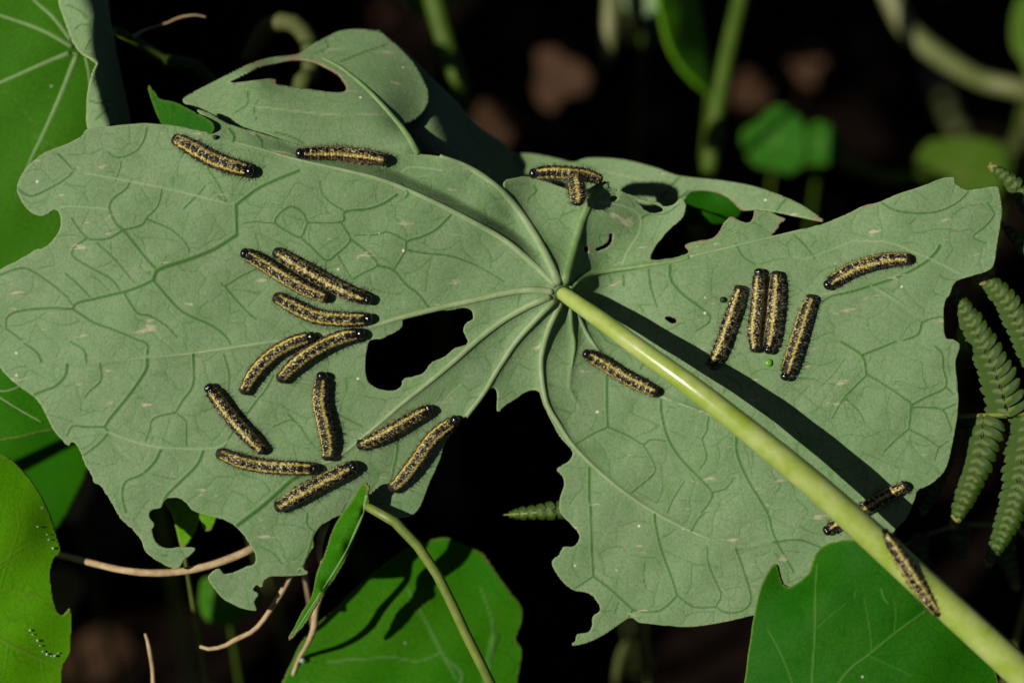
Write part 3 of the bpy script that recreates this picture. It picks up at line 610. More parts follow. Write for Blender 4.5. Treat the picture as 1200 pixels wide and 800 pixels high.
# ================================================================== caterpillars
def caterpillar(path, roll, label, wfun=blade_w, R=8.2, lift=None, NS=170, NA=52, seed=0):
    """path: tail to head in photo pixels, (x, y) on the leaf or (x, y, w) for a free body axis"""
    r_ = np.random.default_rng(100 + seed)
    c = resample(crom(path, 12), NS)
    if c.shape[1] == 2:
        w = wfun(c[:, 0], c[:, 1])
        w = np.convolve(np.pad(w, 12, 'edge'), np.ones(25) / 25, 'valid') + R * 0.86
        c = np.c_[c, w]
        e = 2.0
        gx = (wfun(c[:, 0] + e, c[:, 1]) - wfun(c[:, 0] - e, c[:, 1])) / (2 * e); gy = (wfun(c[:, 0], c[:, 1] + e) - wfun(c[:, 0], c[:, 1] - e)) / (2 * e)
        gx = np.clip(gx.mean(), -0.6, 0.6); gy = np.clip(gy.mean(), -0.6, 0.6)
        nrm = -gx * AR + gy * AU + AN
    else:
        nrm = AN.copy()
    nrm = nrm / np.linalg.norm(nrm)
    C = P(c[:, 0], c[:, 1], c[:, 2])
    T = np.gradient(C, axis=0); T /= np.linalg.norm(T, axis=1)[:, None]
    B = np.cross(T, nrm); B /= np.linalg.norm(B, axis=1)[:, None]
    Nn = np.cross(B, T)
    t = np.linspace(0, 1, NS); Lr = np.linalg.norm(np.diff(c, axis=0), axis=1).sum() / R   # body length in radii
    seg = (0.93 - t) / 0.93 * 12.4                          # 0 behind the head, 12.4 at the tail
    hl = 0.085 * 12.5 / max(Lr, 6)
    th = 1 - hl                                             # the head starts here
    rad = 0.74 + 0.26 * sst(t / 0.28)
    rad = rad * (1 - 0.14 * sst((t - 0.72) / 0.25))
    rad = rad * np.sqrt(np.clip(1 - np.clip((0.045 - t) / 0.046, 0, 1) ** 2, 0.0, 1))
    rad = rad * (1 - 0.07 * np.abs(np.cos(np.pi * seg)) ** 10 * (t < th)) * (1 - 0.018 * np.abs(np.sin(np.pi * seg * 5)))
    hd = np.clip((t - th) / hl, 0, 1)
    headr = 0.76 * np.sqrt(np.clip(1 - ((hd - 0.42) / 0.585) ** 2, 0, 1))
    k = sst((t - th + 0.012) / 0.024)
    rad = rad * (1 - k) + headr * k
    rad[0] = 0.02; rad[-1] = 0.02
    a = np.linspace(0, 2 * np.pi, NA, endpoint=False)
    SG, A = np.meshgrid(seg, a, indexing='ij'); TT = np.meshgrid(t, a, indexing='ij')[0]
    phi = np.degrees((A - math.radians(roll) + np.pi) % (2 * np.pi) - np.pi); ap = np.abs(phi); sgn = np.sign(phi)
    # markings
    k0 = np.floor(SG); fr = SG - k0
    blk = np.zeros(SG.shape)
    spots = [(0.50,37,0.27,13,1.0),(0.10,26,0.14,7,1),(0.82,22,0.14,6,1),(0.12,52,0.13,9,1),(0.88,46,0.14,9,1),(0.45,17,0.12,5,1),(0.52,60,0.13,6,1),(0.28,60,0.08,6,0.9),(0.98,35,0.09,7,0.9),(0.25,18,0.06,4,0.8),(0.72,56,0.08,5,0.9),
             (0.5,97,0.28,9,1),(0.1,93,0.13,6,0.9),(0.9,104,0.18,9,0.9),(0.35,118,0.2,10,0.8),(0.75,78,0.05,4,0.6),(0.25,72,0.05,4,0.6)]
    head_more = 1 + 0.55 * sst((2.6 - SG) / 2.6)
    jit = r_.normal(0, 1, (15, 2, len(spots), 4))
    ki = np.clip(k0.astype(int) + 1, 0, 14); si = (sgn > 0).astype(int)
    for q, (fs, fp, rs, rp, st) in enumerate(spots):
        j = jit[ki, si, q]
        d = np.hypot((fr - fs - 0.06 * j[..., 0]) / (rs * head_more * np.clip(1 + 0.28 * j[..., 2], 0.4, 1.7)), (ap - fp - 2.8 * j[..., 1]) / (rp * head_more * np.clip(1 + 0.28 * j[..., 3], 0.4, 1.7)))
        blk = np.maximum(blk, st * np.clip((1.2 - d) / 0.25, 0, 1))
    fn = r_.random(SG.shape); fn = (fn + np.roll(fn, 1, 0) + np.roll(fn, 1, 1) + np.roll(fn, -1, 0)) / 4
    base = np.array([0.20, 0.16, 0.055]); white = np.array([0.50, 0.46, 0.28]); yel = np.array([0.47, 0.36, 0.05]); low = np.array([0.17, 0.115, 0.06]); black = np.array([0.006, 0.005, 0.005])
    cc = base + (white - base) * np.clip((fn - 0.50) * 4.5, 0, 1)[..., None]
    cc = np.where((ap > 88)[..., None], low * (0.7 + 0.6 * fn[..., None]), cc)
    wob = 2.5 * np.sin(SG * 2 * np.pi + seed) + 1.5 * np.sin(SG * 9.1 + 2 * seed)
    ys_ = np.clip((8.0 + wob * 0.6 - ap) / 3, 0, 1); yl = np.clip((10.5 - np.abs(ap - 75 - wob)) / 4, 0, 1)
    ye = np.maximum(ys_, yl) * (SG > -0.1)
    greyf = np.clip((fn - 0.30) * 4, 0.35, 1)
    cc = cc + (yel - cc) * (ye * 0.92)[..., None]
    cc = cc * (0.55 + 0.9 * fn)[..., None]
    blk = blk * (1 - 0.85 * ys_)
    extra = np.clip((0.44 - fn) * 9, 0, 1) * 0.85 * (1 - ye)
    blk = np.maximum(blk, extra)
    cap = np.maximum(sst((0.55 - SG) / 0.4) * np.where(ap < 60, np.where(ap < 7, 0.3, 1), 0.6), sst((SG - 11.55) / 0.25))
    blk = np.maximum(blk, cap * 0.95)
    hm = (TT > th - 0.004).astype(float); blk = np.maximum(blk, hm)
    cc = cc + (black - cc) * blk[..., None]
    # shape: warts, prolegs, two-lobed head
    rr = rad[:, None] * (1 + 0.05 * blk * (1 - hm) * (TT < th))
    leg = np.zeros(SG.shape)
    for sN, am in ((0.6,0.16),(1.6,0.16),(2.6,0.16),(5.5,0.3),(6.5,0.3),(7.5,0.3),(8.5,0.3),(11.9,0.28)):
        d = np.hypot((SG - sN) / 0.33, (np.abs(np.degrees((A + np.pi) % (2 * np.pi) - np.pi)) - 122) / 20)
        leg = np.maximum(leg, am * np.clip(1.2 - d, 0, 1))
    rr = rr * (1 + leg) * (1 - 0.09 * hm * np.exp(-(ap / 10) ** 2))
    pos = C[:, None] + (rr * R * S)[..., None] * (np.cos(A)[..., None] * Nn[:, None] * 0.94 + np.sin(A)[..., None] * B[:, None])
    ctr = C[NS // 2]
    V = (pos - ctr).reshape(-1, 3)
    i = np.arange(NS * NA).reshape(NS, NA); j = np.roll(i, -1, 1)
    F = np.stack([i[:-1].ravel(), j[:-1].ravel(), j[1:].ravel(), i[1:].ravel()], 1)
    me = fast_mesh('caterpillar', V, F, M_CAT, True, dict(gloss=hm.ravel()), dict(col=np.clip(cc, 0, 1).reshape(-1, 3)))
    o = link('caterpillar', me); o.location = Vector(ctr)
    tag(o, label, 'caterpillar', 'caterpillars feeding on the leaf')
    # bristles
    nh = 420
    hi = r_.integers(int(NS * 0.02), int(NS * 0.95), nh); ha = r_.uniform(-2.0, 2.0, nh)
    base_p = C[hi] + (rad[hi] * R * S)[:, None] * (np.cos(ha)[:, None] * Nn[hi] * 0.94 + np.sin(ha)[:, None] * B[hi]) - ctr
    dr = np.cos(ha)[:, None] * Nn[hi] + np.sin(ha)[:, None] * B[hi] + r_.normal(0, 0.28, (nh, 3))
    dr /= np.linalg.norm(dr, axis=1)[:, None]
    ln = r_.uniform(2.5, 7.5, nh) * S * R / 8.2
    s1 = np.cross(dr, T[hi]); s1 /= np.linalg.norm(s1, axis=1)[:, None] + 1e-9; s2 = np.cross(dr, s1)
    hr = 0.24 * S
    HV = np.stack([base_p + s1 * hr, base_p - 0.5 * s1 * hr + 0.87 * s2 * hr, base_p - 0.5 * s1 * hr - 0.87 * s2 * hr, base_p + dr * ln[:, None]], 1).reshape(-1, 3)
    b = np.arange(nh)[:, None] * 4
    HF = np.vstack([b + [0, 1, 3], b + [1, 2, 3], b + [2, 0, 3]])
    link('bristles', fast_mesh('bristles', HV, HF, M_HAIR, False), o)
    return o

CATS = [
 ([(202,161),(222,172),(245,185),(268,194),(298,202)], -42, 'caterpillar beside the tiny brown frass crumb near the torn upper leaf edge', 8.6),
 ([(455,188),(430,184),(400,180),(372,180),(346,180)], 38, 'caterpillar lying along the start of the folded back lobe', 8.6),
 ([(386,350),(360,340),(332,324),(305,307),(282,294)], 22, 'caterpillar tucked between two others on the left half of the leaf', 8.0),
 ([(320,293),(345,309),(378,328),(410,344),(436,352)], 6, 'topmost of three parallel slanting caterpillars on the pale leaf', 8.2),
 ([(320,346),(345,360),(372,371),(405,374),(437,373)], -32, 'bent caterpillar just above the eaten hole, lowest of three parallel ones', 8.2),
 ([(284,462),(297,438),(318,416),(342,402),(370,393)], 34, 'hook tailed caterpillar on the outer side of the pair touching the hole', 7.8),
 ([(326,447),(345,427),(370,409),(398,396),(428,390)], 34, 'caterpillar of a close pair with its head against the eaten hole', 8.2),
 ([(310,530),(292,512),(272,490),(255,468),(242,450)], -14, 'caterpillar slanting alone outside the lower cluster of caterpillars', 8.2),
 ([(384,540),(385,520),(380,495),(375,468),(378,435)], 16, 'upright caterpillar below the close pair, its tail meeting two others', 8.6),
 ([(253,529),(280,540),(310,546),(340,548),(374,549)], -34, 'caterpillar lying level with its head against the slanting one', 7.8),
 ([(322,596),(345,583),(370,569),(395,556),(419,543)], -6, 'caterpillar lying nearest the shrivelled folded leaflet', 8.8),
 ([(418,523),(438,515),(462,502),(486,488),(507,477)], -30, 'short caterpillar along the main vein below the eaten hole', 7.4),
 ([(456,575),(472,560),(490,537),(508,512),(538,489)], 26, 'caterpillar leaning over the torn edge with its head on the vein', 8.2),
 ([(772,461),(752,452),(728,439),(704,424),(683,412)], 12, 'lone dark bristly caterpillar under the thick leaf stalk', 7.4),
 ([(868,334),(863,352),(853,382),(844,408),(831,434)], 10, 'caterpillar with its front end in the shadow of the leaf stalk', 7.8),
 ([(886,413),(884,390),(887,362),(889,338),(890,314)], -20, 'one of two upright touching caterpillars, beside the shaded caterpillar', 7.8),
 ([(910,317),(909,340),(907,366),(904,392),(900,415)], 4, 'one of two upright touching caterpillars, above the bright green crumb', 8.0),
 ([(953,345),(944,366),(936,392),(927,420),(919,446)], -10, 'caterpillar whose black head points at the stalk shadow', 7.8),
 ([(1068,303),(1044,304),(1018,309),(990,320),(966,337)], -14, 'curved caterpillar on the broad lobe nearest the fern', 7.8),
 ([(1064,567),(1046,577),(1020,592),(992,607),(965,624)], 4, 'caterpillar passing underneath the leaf stalk, half in its shadow', 7.6),
]
for q, (pth, roll, lab, R) in enumerate(CATS):
    caterpillar(pth, roll, lab, R=R * 1.05, seed=q)
caterpillar([(1103,720,127),(1090,705,133),(1068,672,138),(1050,645,135),(1033,620,126)], 8, 'caterpillar clinging to the thick pale leaf stalk', R=8.4, seed=31)
caterpillar([(706,212,-2),(690,206,2),(668,203,3),(645,202,1),(620,204,0)], -50, 'caterpillar stretched along the top of the ridge behind a smaller one', R=8.2, seed=32)
caterpillar([(676,205,5),(675,212,12),(676,220,20),(677,229,23),(677,240,16)], 0, 'small foreshortened caterpillar climbing over the ridge beside the thick vein', R=9.4, seed=33)

# ================================================================== other nasturtium leaves
def to_ground(x, y, w, dx=0, dy=60, n=3):
    """petiole points from (x, y, w) bending down to the soil below"""
    out = []
    a = P(x, y, w); foot = np.array([a[0] + dx * S, a[1] + dy * S, 0.0])
    for k in range(1, n + 1):
        t = k / n; p = a * (1 - t) + foot * t; p[:2] = a[:2] + (foot[:2] - a[:2]) * t ** 1.6
        rel = p - C0; wv = rel @ AN / S; kk = (D - wv * S) / D
        out.append((600 + rel @ AR / S / kk, 400 - rel @ AU / S / kk, wv))
    last = out[-1]
    return out

def whole_leaf(label, outline, ctrl, mats, stem_at, stem_mat=None, stem_r=9, holes=(), dark=(), pale=(), veins=(), vein_mat=None, brown=(), g=3.0, group=None, stem=None, cat='leaf', edge=0.5, foot=(0, 60), name='nasturtium_leaf', smooth=60.0, puff=0.6, ragged=0.2, und=2.2):
    wf0 = Height(ctrl, smooth); ph = sum(stem_at) * 0.013
    wf = lambda x, y: wf0(x, y) + und * (np.sin(np.asarray(x) / 37 + ph) * np.cos(np.asarray(y) / 29 + 2 * ph) + 0.5 * np.sin(np.asarray(x) / 15 + np.asarray(y) / 21 + ph))
    sx, sy = stem_at
    root = thing(name, label, cat, P(sx, sy, float(wf(sx, sy))), group)
    leaf_sheet('blade', outline, wf, mats, root, holes, dark, pale, [(v[0], 1, 1) for v in veins], brown, g=g, edge=edge, puff=puff, ragged=ragged)
    for v in veins:
        vein_tube(v[0], v[1], v[2], wf, vein_mat or M_VEIN_TOP, root, lift=-v[1] * 0.42 + 0.7, flat=0.55, ns=8)
    sw = float(wf(sx, sy)) - 3
    pts = stem or ([(sx, sy, sw)] + to_ground(sx, sy, sw, *foot))
    tube('petiole', pts, [stem_r * 0.8] + [stem_r] * (len(pts) - 1), stem_mat or M_STALK, root, 10, 40)
    return root, wf

# broad green leaf in the upper corner
whole_leaf('broad flat green leaf with pale rays, behind the torn leaf tip', [(-190,-60),(-80,-150),(40,-140),(110,-90),(128,0),(128,60),(122,110),(118,160),(110,220),(98,270),(80,310),(30,345),(-60,360),(-170,300),(-230,120)],
    [(88,58,-100),(-190,-60,-150),(40,-140,-140),(128,60,-110),(110,220,-125),(30,340,-140),(-170,300,-170),(0,100,-112),(60,200,-118),(-60,0,-118)], (M_UPPER, M_UNDER), (88, 58), stem_r=9, dark=(),
    pale=[([(60,240),(48,165),(20,120),(-20,90)],0.9,0.6,0.25), ([(40,160),(80,180),(100,200)],1,0.7,0.3), ([(45,250),(30,230),(20,210)],1,0.7,0.3)],
    veins=[([(86,56),(50,36),(0,18),(-80,-10)],3.6,1.8), ([(84,48),(62,20),(38,-2),(10,-40)],3.6,1.8), ([(82,62),(52,74),(0,97),(-80,130)],4.0,1.8), ([(90,64),(72,110),(52,155),(35,190),(5,260)],4.2,1.8), ([(100,66),(104,85),(106,110),(108,140)],2.4,1.2)], g=2.5, smooth=100.0)
# narrow edge of a leaf that is folded over on itself
whole_leaf('narrow grey leaf folded lengthwise, standing against the broad green leaf', [(66,-40),(68,0),(74,20),(80,38),(86,52),(95,63),(108,70),(114,75),(108,86),(103,105),(101,125),(103,152),(120,160),(140,158),(154,150),(147,112),(139,72),(131,30),(126,0),(122,-40)],
    [(68,0,-62),(74,20,-58),(86,52,-50),(101,120,-34),(104,152,-28),(95,20,-46),(106,50,-38),(118,74,-30),(118,110,-22),(132,146,-18),(112,20,-48),(122,50,-66),(132,90,-72),(140,130,-66),(128,0,-105),(138,70,-118),(153,148,-100),(95,-40,-60),(122,-40,-120)],
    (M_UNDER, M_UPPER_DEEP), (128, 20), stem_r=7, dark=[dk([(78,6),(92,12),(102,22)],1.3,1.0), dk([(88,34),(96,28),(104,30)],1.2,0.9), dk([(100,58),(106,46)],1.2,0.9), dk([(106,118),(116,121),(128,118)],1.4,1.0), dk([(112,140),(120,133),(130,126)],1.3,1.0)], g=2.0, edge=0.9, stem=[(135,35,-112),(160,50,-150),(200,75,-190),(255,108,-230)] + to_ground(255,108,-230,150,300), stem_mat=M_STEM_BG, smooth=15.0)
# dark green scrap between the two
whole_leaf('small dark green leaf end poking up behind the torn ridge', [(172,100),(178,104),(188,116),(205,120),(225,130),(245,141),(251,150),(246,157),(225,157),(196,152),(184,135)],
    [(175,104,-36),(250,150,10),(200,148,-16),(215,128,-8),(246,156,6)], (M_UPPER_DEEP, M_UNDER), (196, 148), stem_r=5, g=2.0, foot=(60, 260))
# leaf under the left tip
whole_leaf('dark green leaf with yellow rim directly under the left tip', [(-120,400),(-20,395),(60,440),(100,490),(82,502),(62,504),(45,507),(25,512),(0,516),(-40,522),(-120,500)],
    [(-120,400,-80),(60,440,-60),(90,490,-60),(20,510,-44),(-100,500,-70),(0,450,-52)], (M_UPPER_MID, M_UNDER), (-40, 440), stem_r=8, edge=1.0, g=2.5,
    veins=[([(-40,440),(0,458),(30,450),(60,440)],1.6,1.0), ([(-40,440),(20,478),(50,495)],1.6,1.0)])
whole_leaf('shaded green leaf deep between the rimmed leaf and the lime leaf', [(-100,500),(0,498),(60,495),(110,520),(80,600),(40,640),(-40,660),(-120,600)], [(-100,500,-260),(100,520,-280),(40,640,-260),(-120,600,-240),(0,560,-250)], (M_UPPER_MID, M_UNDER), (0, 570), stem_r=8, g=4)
# lime leaf, lower corner
whole_leaf('bright lime green leaf with a bitten edge and a dew trail', [(-120,500),(-40,515),(0,530),(22,546),(45,575),(58,600),(66,625),(71,645),(63,655),(59,670),(60,685),(63,703),(68,717),(75,720),(83,713),(84,740),(82,765),(74,780),(72,800),(60,850),(-20,900),(-130,880),(-190,700)],
    [(-120,500,10),(0,530,-20),(58,600,-40),(84,740,-44),(70,840,-40),(-130,880,0),(-190,700,20),(0,700,-14),(30,620,-22),(20,790,-20)], (M_UPPER_LIME, M_UNDER), (-60, 700), stem_r=9, edge=0.8, g=1.5,
    dark=[], pale=[([(-60,690),(0,690),(40,698),(62,706)],1.6,1.0,0.5), ([(-60,700),(0,748),(40,768),(72,782)],2.0,1.4,0.6), ([(-60,690),(0,660),(30,640),(60,632)],1.4,0.9,0.4), ([(0,690),(10,655),(22,620),(20,590)],1.2,0.8,0.35), ([(10,752),(5,790)],1.2,0.8,0.35), ([(48,772),(52,795)],1.0,0.7,0.35)], foot=(-80, 100))
# leaf below, bottom middle
whole_leaf('broad green leaf crossed by shadows, behind the arching thin stalk', [(322,830),(342,775),(360,742),(390,715),(415,690),(440,668),(465,650),(480,640),(500,633),(525,630),(550,640),(566,648),(575,660),(586,677),(600,695),(612,712),(611,730),(605,748),(612,762),(608,790),(600,830),(560,900),(420,920),(340,890)],
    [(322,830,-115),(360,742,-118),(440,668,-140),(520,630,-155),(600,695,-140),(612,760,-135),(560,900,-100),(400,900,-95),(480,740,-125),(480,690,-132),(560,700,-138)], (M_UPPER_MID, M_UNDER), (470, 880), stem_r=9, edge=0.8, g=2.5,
    pale=[([(470,880),(540,800),(520,768),(506,740),(478,690)],2.4,1.4,0.55), ([(470,880),(410,830),(352,796)],1.8,1.0,0.4), ([(470,880),(560,810),(578,740),(564,690)],2.0,1.0,0.5), ([(385,775),(420,772),(460,770),(490,774),(515,765)],1.6,1.2,0.5), ([(505,740),(520,768),(535,795)],2,1.8,0.5), ([(580,745),(572,775)],5,3,0.25)], brown=[(575,655,10),(350,778,8)])
# shrivelled leaflet folded along its midrib, with the arching stalk
wl_ctrl = [(430,575,26),(422,600,24),(400,640,16),(370,690,10),(338,750,2),(412,588,6),(390,625,2),(375,660,-4),(366,690,-4),(428,600,14),(412,640,6),(385,685,2)]
wr, wwf = whole_leaf('shrivelled green leaflet folded into a narrow blade, hanging from an arching stalk', [(424,566),(432,570),(431,580),(433,592),(426,602),(419,622),(412,642),(402,662),(387,685),(372,705),(357,730),(342,747),(335,751),(344,736),(354,716),(364,700),(368,685),(372,668),(380,650),(388,625),(398,605),(411,588)],
    wl_ctrl, (M_UPPER_MID, M_UNDER), (431, 592), g=1.6, edge=0.7, stem_r=6.2, stem=[(428,592,16),(436,598,18),(452,604,18),(471,618,18),(491,641,18),(512,672,16),(531,710,12),(552,755,6),(575,800,-2),(600,858,-30),(612,900,-100)] + to_ground(612,900,-100,40,60),
    veins=[([(430,580),(424,604),(410,636),(395,664),(372,700),(345,742)],2.2,0.8)], vein_mat=M_VEIN_GREEN, smooth=10.0, name='shrivelled_leaf', brown=[(430,572,8),(338,748,8)])
# leaf in front, lower right
whole_leaf('glossy deep green leaf overlapping the eaten leaf below the thick stalk', [(862,850),(872,800),(876,770),(882,730),(890,692),(900,669),(909,661),(913,670),(917,683),(925,687),(936,681),(948,670),(953,655),(960,643),(975,635),(1000,632),(1020,637),(1042,650),(1070,670),(1110,698),(1142,735),(1160,765),(1170,800),(1176,850),(1120,930),(1000,960),(900,920)],
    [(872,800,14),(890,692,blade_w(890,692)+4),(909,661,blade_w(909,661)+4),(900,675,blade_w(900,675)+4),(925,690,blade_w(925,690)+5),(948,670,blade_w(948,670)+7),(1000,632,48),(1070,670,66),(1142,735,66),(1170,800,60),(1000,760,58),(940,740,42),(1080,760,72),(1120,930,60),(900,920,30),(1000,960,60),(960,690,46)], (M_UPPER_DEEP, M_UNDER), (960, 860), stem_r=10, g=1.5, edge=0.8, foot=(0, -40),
    pale=[([(950,840),(952,790),(955,740),(955,700),(957,662)],1.8,1.2,0.6), ([(960,840),(990,790),(1020,765),(1048,742),(1085,715)],1.8,1.2,0.6), ([(940,840),(925,790),(912,760),(900,738)],1.5,1.0,0.5), ([(958,735),(972,722),(990,708)],1,0.7,0.4), ([(1022,764),(1019,735),(1013,700)],1.2,0.8,0.4), ([(1048,740),(1050,715),(1046,700)],1,0.7,0.4), ([(1018,768),(1045,780),(1070,792)],1,0.7,0.4), ([(1001,700),(1003,690)],1,0.7,0.5), ([(1033,690),(1036,700),(1041,707)],1.6,1.3,0.6)])
# pale leaf seen through the lower hole
whole_leaf('small yellow green leaf glimpsed through the lower ragged hole', [(190,580),(215,576),(240,585),(258,596),(253,608),(247,621),(238,620),(235,607),(228,625),(216,642),(212,643),(207,622),(201,602)], [(190,580,-60),(258,596,-60),(214,642,-75),(230,605,-64)], (M_UPPER_LIME, M_UNDER), (215, 641), stem_r=3.2, g=2.0, brown=[(200,592,8),(214,640,10),(246,620,8)], edge=0.6)

# ================================================================== dry stalks
def dry(label, pts, rad, mat=M_DRY, root=None, name='dry_stalk', lump=0.06):
    o = tube(name, pts, rad, mat, None, 8, 150, lump=lump * 0.5)
    return tag(o, label, 'stalk', None)
dry('pale straw coloured stalk running behind the lower ragged holes', to_ground(20,640,-260)[::-1] + [(20,640,-260),(70,650,-150),(110,660,-60),(146,668,-30),(180,671,-26),(215,669,-26),(250,661,-26),(280,650,-26),(300,640,-30),(330,620,-60)] , [3.5,3.5,3.5,3.5,3.8,4,4.4,4.6,4.6,4.8,5,5,4.5])
dry('thin brown dead stalk behind the shrivelled leaflet', [(382,612,-20),(376,630,-24),(374,650,-28),(382,675,-30),(378,692,-34),(370,712,-40),(368,735,-50),(360,755,-70),(350,772,-110),(340,800,-140),(330,830,-400)] + to_ground(330,830,-400), [5,4.5,3.8,3.4,3.8,4.4,4,3,2.4,2.4,2.4,2.4,2.4,2.4])
dry('slender dead stalk with a hooked end below the leaf corner', to_ground(352,640,-120,80,200)[::-1] + [(352,650,-60),(340,676,-40),(325,702,-40),(305,731,-42),(292,742,-44),(278,748,-46),(262,757,-46),(244,760,-46),(234,757,-46)], [3.4,3.4,3.4,3.4,3.6,3.6,3.2,3.0,3.4,2.6,2.4,2.0])
dry('short dead stalk standing alone in the dark below', [(170,742,-60),(173,750,-62),(176,765,-66),(179,785,-70),(180,810,-80),(182,850,-140)] + to_ground(182,850,-140), [1.4,2.2,2.8,2.6,2.8,3,3,3,3])
dry('curled dry tendril hanging in the dark above the folded leaf', [(149,46,-136),(160,41,-134),(168,36,-134),(180,32,-136),(196,27,-138),(207,22,-140),(218,19,-140),(230,18,-140),(241,20,-140)], [2.6,2.4,1.6,1.2,1.2,1.6,1.2,0.9,0.6], name='dry_tendril')

# ================================================================== ferns
def pinnule_mesh(name, mat):
    V = []; F = []
    nu, nv = 6, 4
    for s in (1, -1):
        for i in range(nu + 1):
            u = i / nu
            half = 0.5 * math.sqrt(max(0, 1 - u ** 4)) * (0.90 + 0.12 * math.sin(math.pi * u))
            half = max(half, 0.03)
            for j in range(nv + 1):
                v = j / nv * 2 - 1
                dome = (1 - v * v) * (0.08 + 0.13 * math.sin(math.pi * u)) - 0.26 * u * u - (0.04 if j == nv // 2 else 0)
                V.append((u, v * half, dome if s == 1 else dome - 0.05))
    n1 = (nu + 1) * (nv + 1)
    for s in (0, 1):
        for i in range(nu):
            for j in range(nv):
                a = s * n1 + i * (nv + 1) + j; q = (a, a + nv + 1, a + nv + 2, a + 1)
                F.append(q if s == 0 else q[::-1])
    me = bpy.data.meshes.new(name); me.from_pydata(V, [], F)
    vp = np.zeros(len(V))
    for i in range(len(V)):
        if (i % (nv + 1)) == nv // 2 and (i // (nv + 1)) % (nu + 1) < 3: vp[i] = 0.5
    at = me.attributes.new('vp', 'FLOAT', 'POINT'); at.data.foreach_set('value', vp.astype(np.float32))
    me.polygons.foreach_set('use_smooth', np.ones(len(me.polygons), bool)); me.materials.append(mat); me.update()
    return me
PM = [pinnule_mesh('pinnule', M_FERN), pinnule_mesh('pinnule', M_FERN), pinnule_mesh('pinnule', M_FERN_TIP)]

def pinna(root, axis, half0, half1, step=12.5, tip_from=0.92, face=AN, r=1.5):
    c = resample(crom(axis, 10), 80)
    L = np.linalg.norm(np.diff(c, axis=0), axis=1).sum()
    rib = tube('pinna', axis, np.linspace(r, 0.5, len(axis)), M_FERN_RIB_DARK, root, 6)
    W = P(c[:, 0], c[:, 1], c[:, 2]); T = np.gradient(W, axis=0); T /= np.linalg.norm(T, axis=1)[:, None]
    pos = 4.0; k = 0
    while pos < L - 1:
        f = pos / L; i = min(int(f * 79), 79)
        half = half0 + (half1 - half0) * f ** 1.3
        half = half * (1 - 0.35 * max(0, (f - 0.8) / 0.2))
        for s in (-1, 1):
            b = np.cross(face, T[i]) * s; b /= np.linalg.norm(b)
            d = b + T[i] * (0.42 + 0.35 * f) ; d -= face * (0.12 + 0.1 * rng.random()); d /= np.linalg.norm(d)
            nn = face - d * face.dot(d); nn = nn + T[i] * rng.normal(0.22, 0.10); nn -= d * nn.dot(d); nn /= np.linalg.norm(nn)
            sd = np.cross(nn, d)
            hl = half * rng.uniform(0.93, 1.07) * S; wd = step * 1.42 * (1 - 0.35 * f) * S
            o = bpy.data.objects.new('pinnule', PM[2] if f > tip_from else PM[k % 2]); col.objects.link(o)
            p0 = W[i] - d * 0.6 * S + nn * 0.5 * S
            o.parent = rib; o.matrix_parent_inverse = Matrix()
            mw = Matrix(((d[0]*hl, sd[0]*wd, nn[0]*wd, p0[0]), (d[1]*hl, sd[1]*wd, nn[1]*wd, p0[1]), (d[2]*hl, sd[2]*wd, nn[2]*wd, p0[2]), (0, 0, 0, 1)))
            o.matrix_basis = mw
            k += 1
        pos += step * (1 - 0.35 * f)
    # end lobe
    return rib

def fern(label, rachis, rr, pinnae, face=AN):
    root = thing('fern_frond', label, 'fern', P(*rachis[-1]), 'fern fronds beside the eaten leaf')
    tube('rachis', rachis, rr, M_FERN_RIB, root, 8, 40)
    for a in pinnae: pinna(root, *a, face=face)
    return root
F1 = AN - 0.25 * AR; F1 /= np.linalg.norm(F1)
g1 = to_ground(1330, 470, -65, 200, 200)
fern('green fern frond with paired lobed leaflets beside the bitten right edge', [(1092,490,3),(1118,488,5),(1150,487,7),(1200,484,5),(1260,478,-15),(1330,470,-65)] + g1, [1.2,2.2,2.8,3.2,3.6,4,5,5,5],
     [([(1181,484,7),(1172,452,19),(1160,420,23),(1138,378,19),(1113,338,7)],28,12), ([(1243,478,-7),(1222,430,11),(1200,390,17),(1175,348,13),(1144,318,1)],28,13),
      ([(1153,489,7),(1150,520,15),(1142,552,13),(1130,584,3),(1116,617,-11)],27,10), ([(1208,486,3),(1200,535,15),(1190,580,13),(1176,622,1),(1154,668,-17)],31,9),
      ([(1112,490,-1),(1108,520,-7),(1102,552,-15),(1090,580,-23),(1080,604,-31)],19,8), ([(1098,489,3),(1094,478,5),(1092,468,3)],9,6)], F1)
g2 = to_ground(1290, 330, -85, 300, 250)
fern('upper fern frond with brown tipped leaflets past the leaf corner', [(1210,262,-7),(1228,280,-15),(1260,305,-35),(1290,330,-85)] + g2, [1.6,2.4,3,4,5,5,5], [([(1236,284,-17),(1212,248,-7),(1186,214,-9),(1158,192,-17)],19,7), ([(1240,330,-25),(1218,308,-9),(1198,286,-7),(1174,262,-15)],16,7)], F1)
g3 = to_ground(760, 560, -150, 100, 300)
fern('little fern tip showing in the gap between the leaf halves', [(590,603,-46),(620,601,-40),(655,598,-40),(690,594,-44),(720,585,-60),(760,560,-150)] + g3, [0.6,1.2,1.6,2,2.4,3,3,3,3], [([(688,594,-42),(660,597,-38),(630,600,-40),(592,603,-48)],15,7,14)], AN)
g4 = to_ground(1210, 640, -230, 100, 100)
fern('shaded fern frond in the dark under the thick stalk', [(1055,640,-180),(1090,625,-170),(1130,615,-175),(1210,640,-230)] + g4, [1,2,2.4,3,3,3,3], [([(1080,628,-170),(1078,645,-160),(1088,664,-165)],13,8), ([(1128,615,-172),(1124,632,-165),(1130,655,-170)],15,8), ([(1175,626,-190),(1180,650,-180),(1192,690,-190)],17,9)], AN)

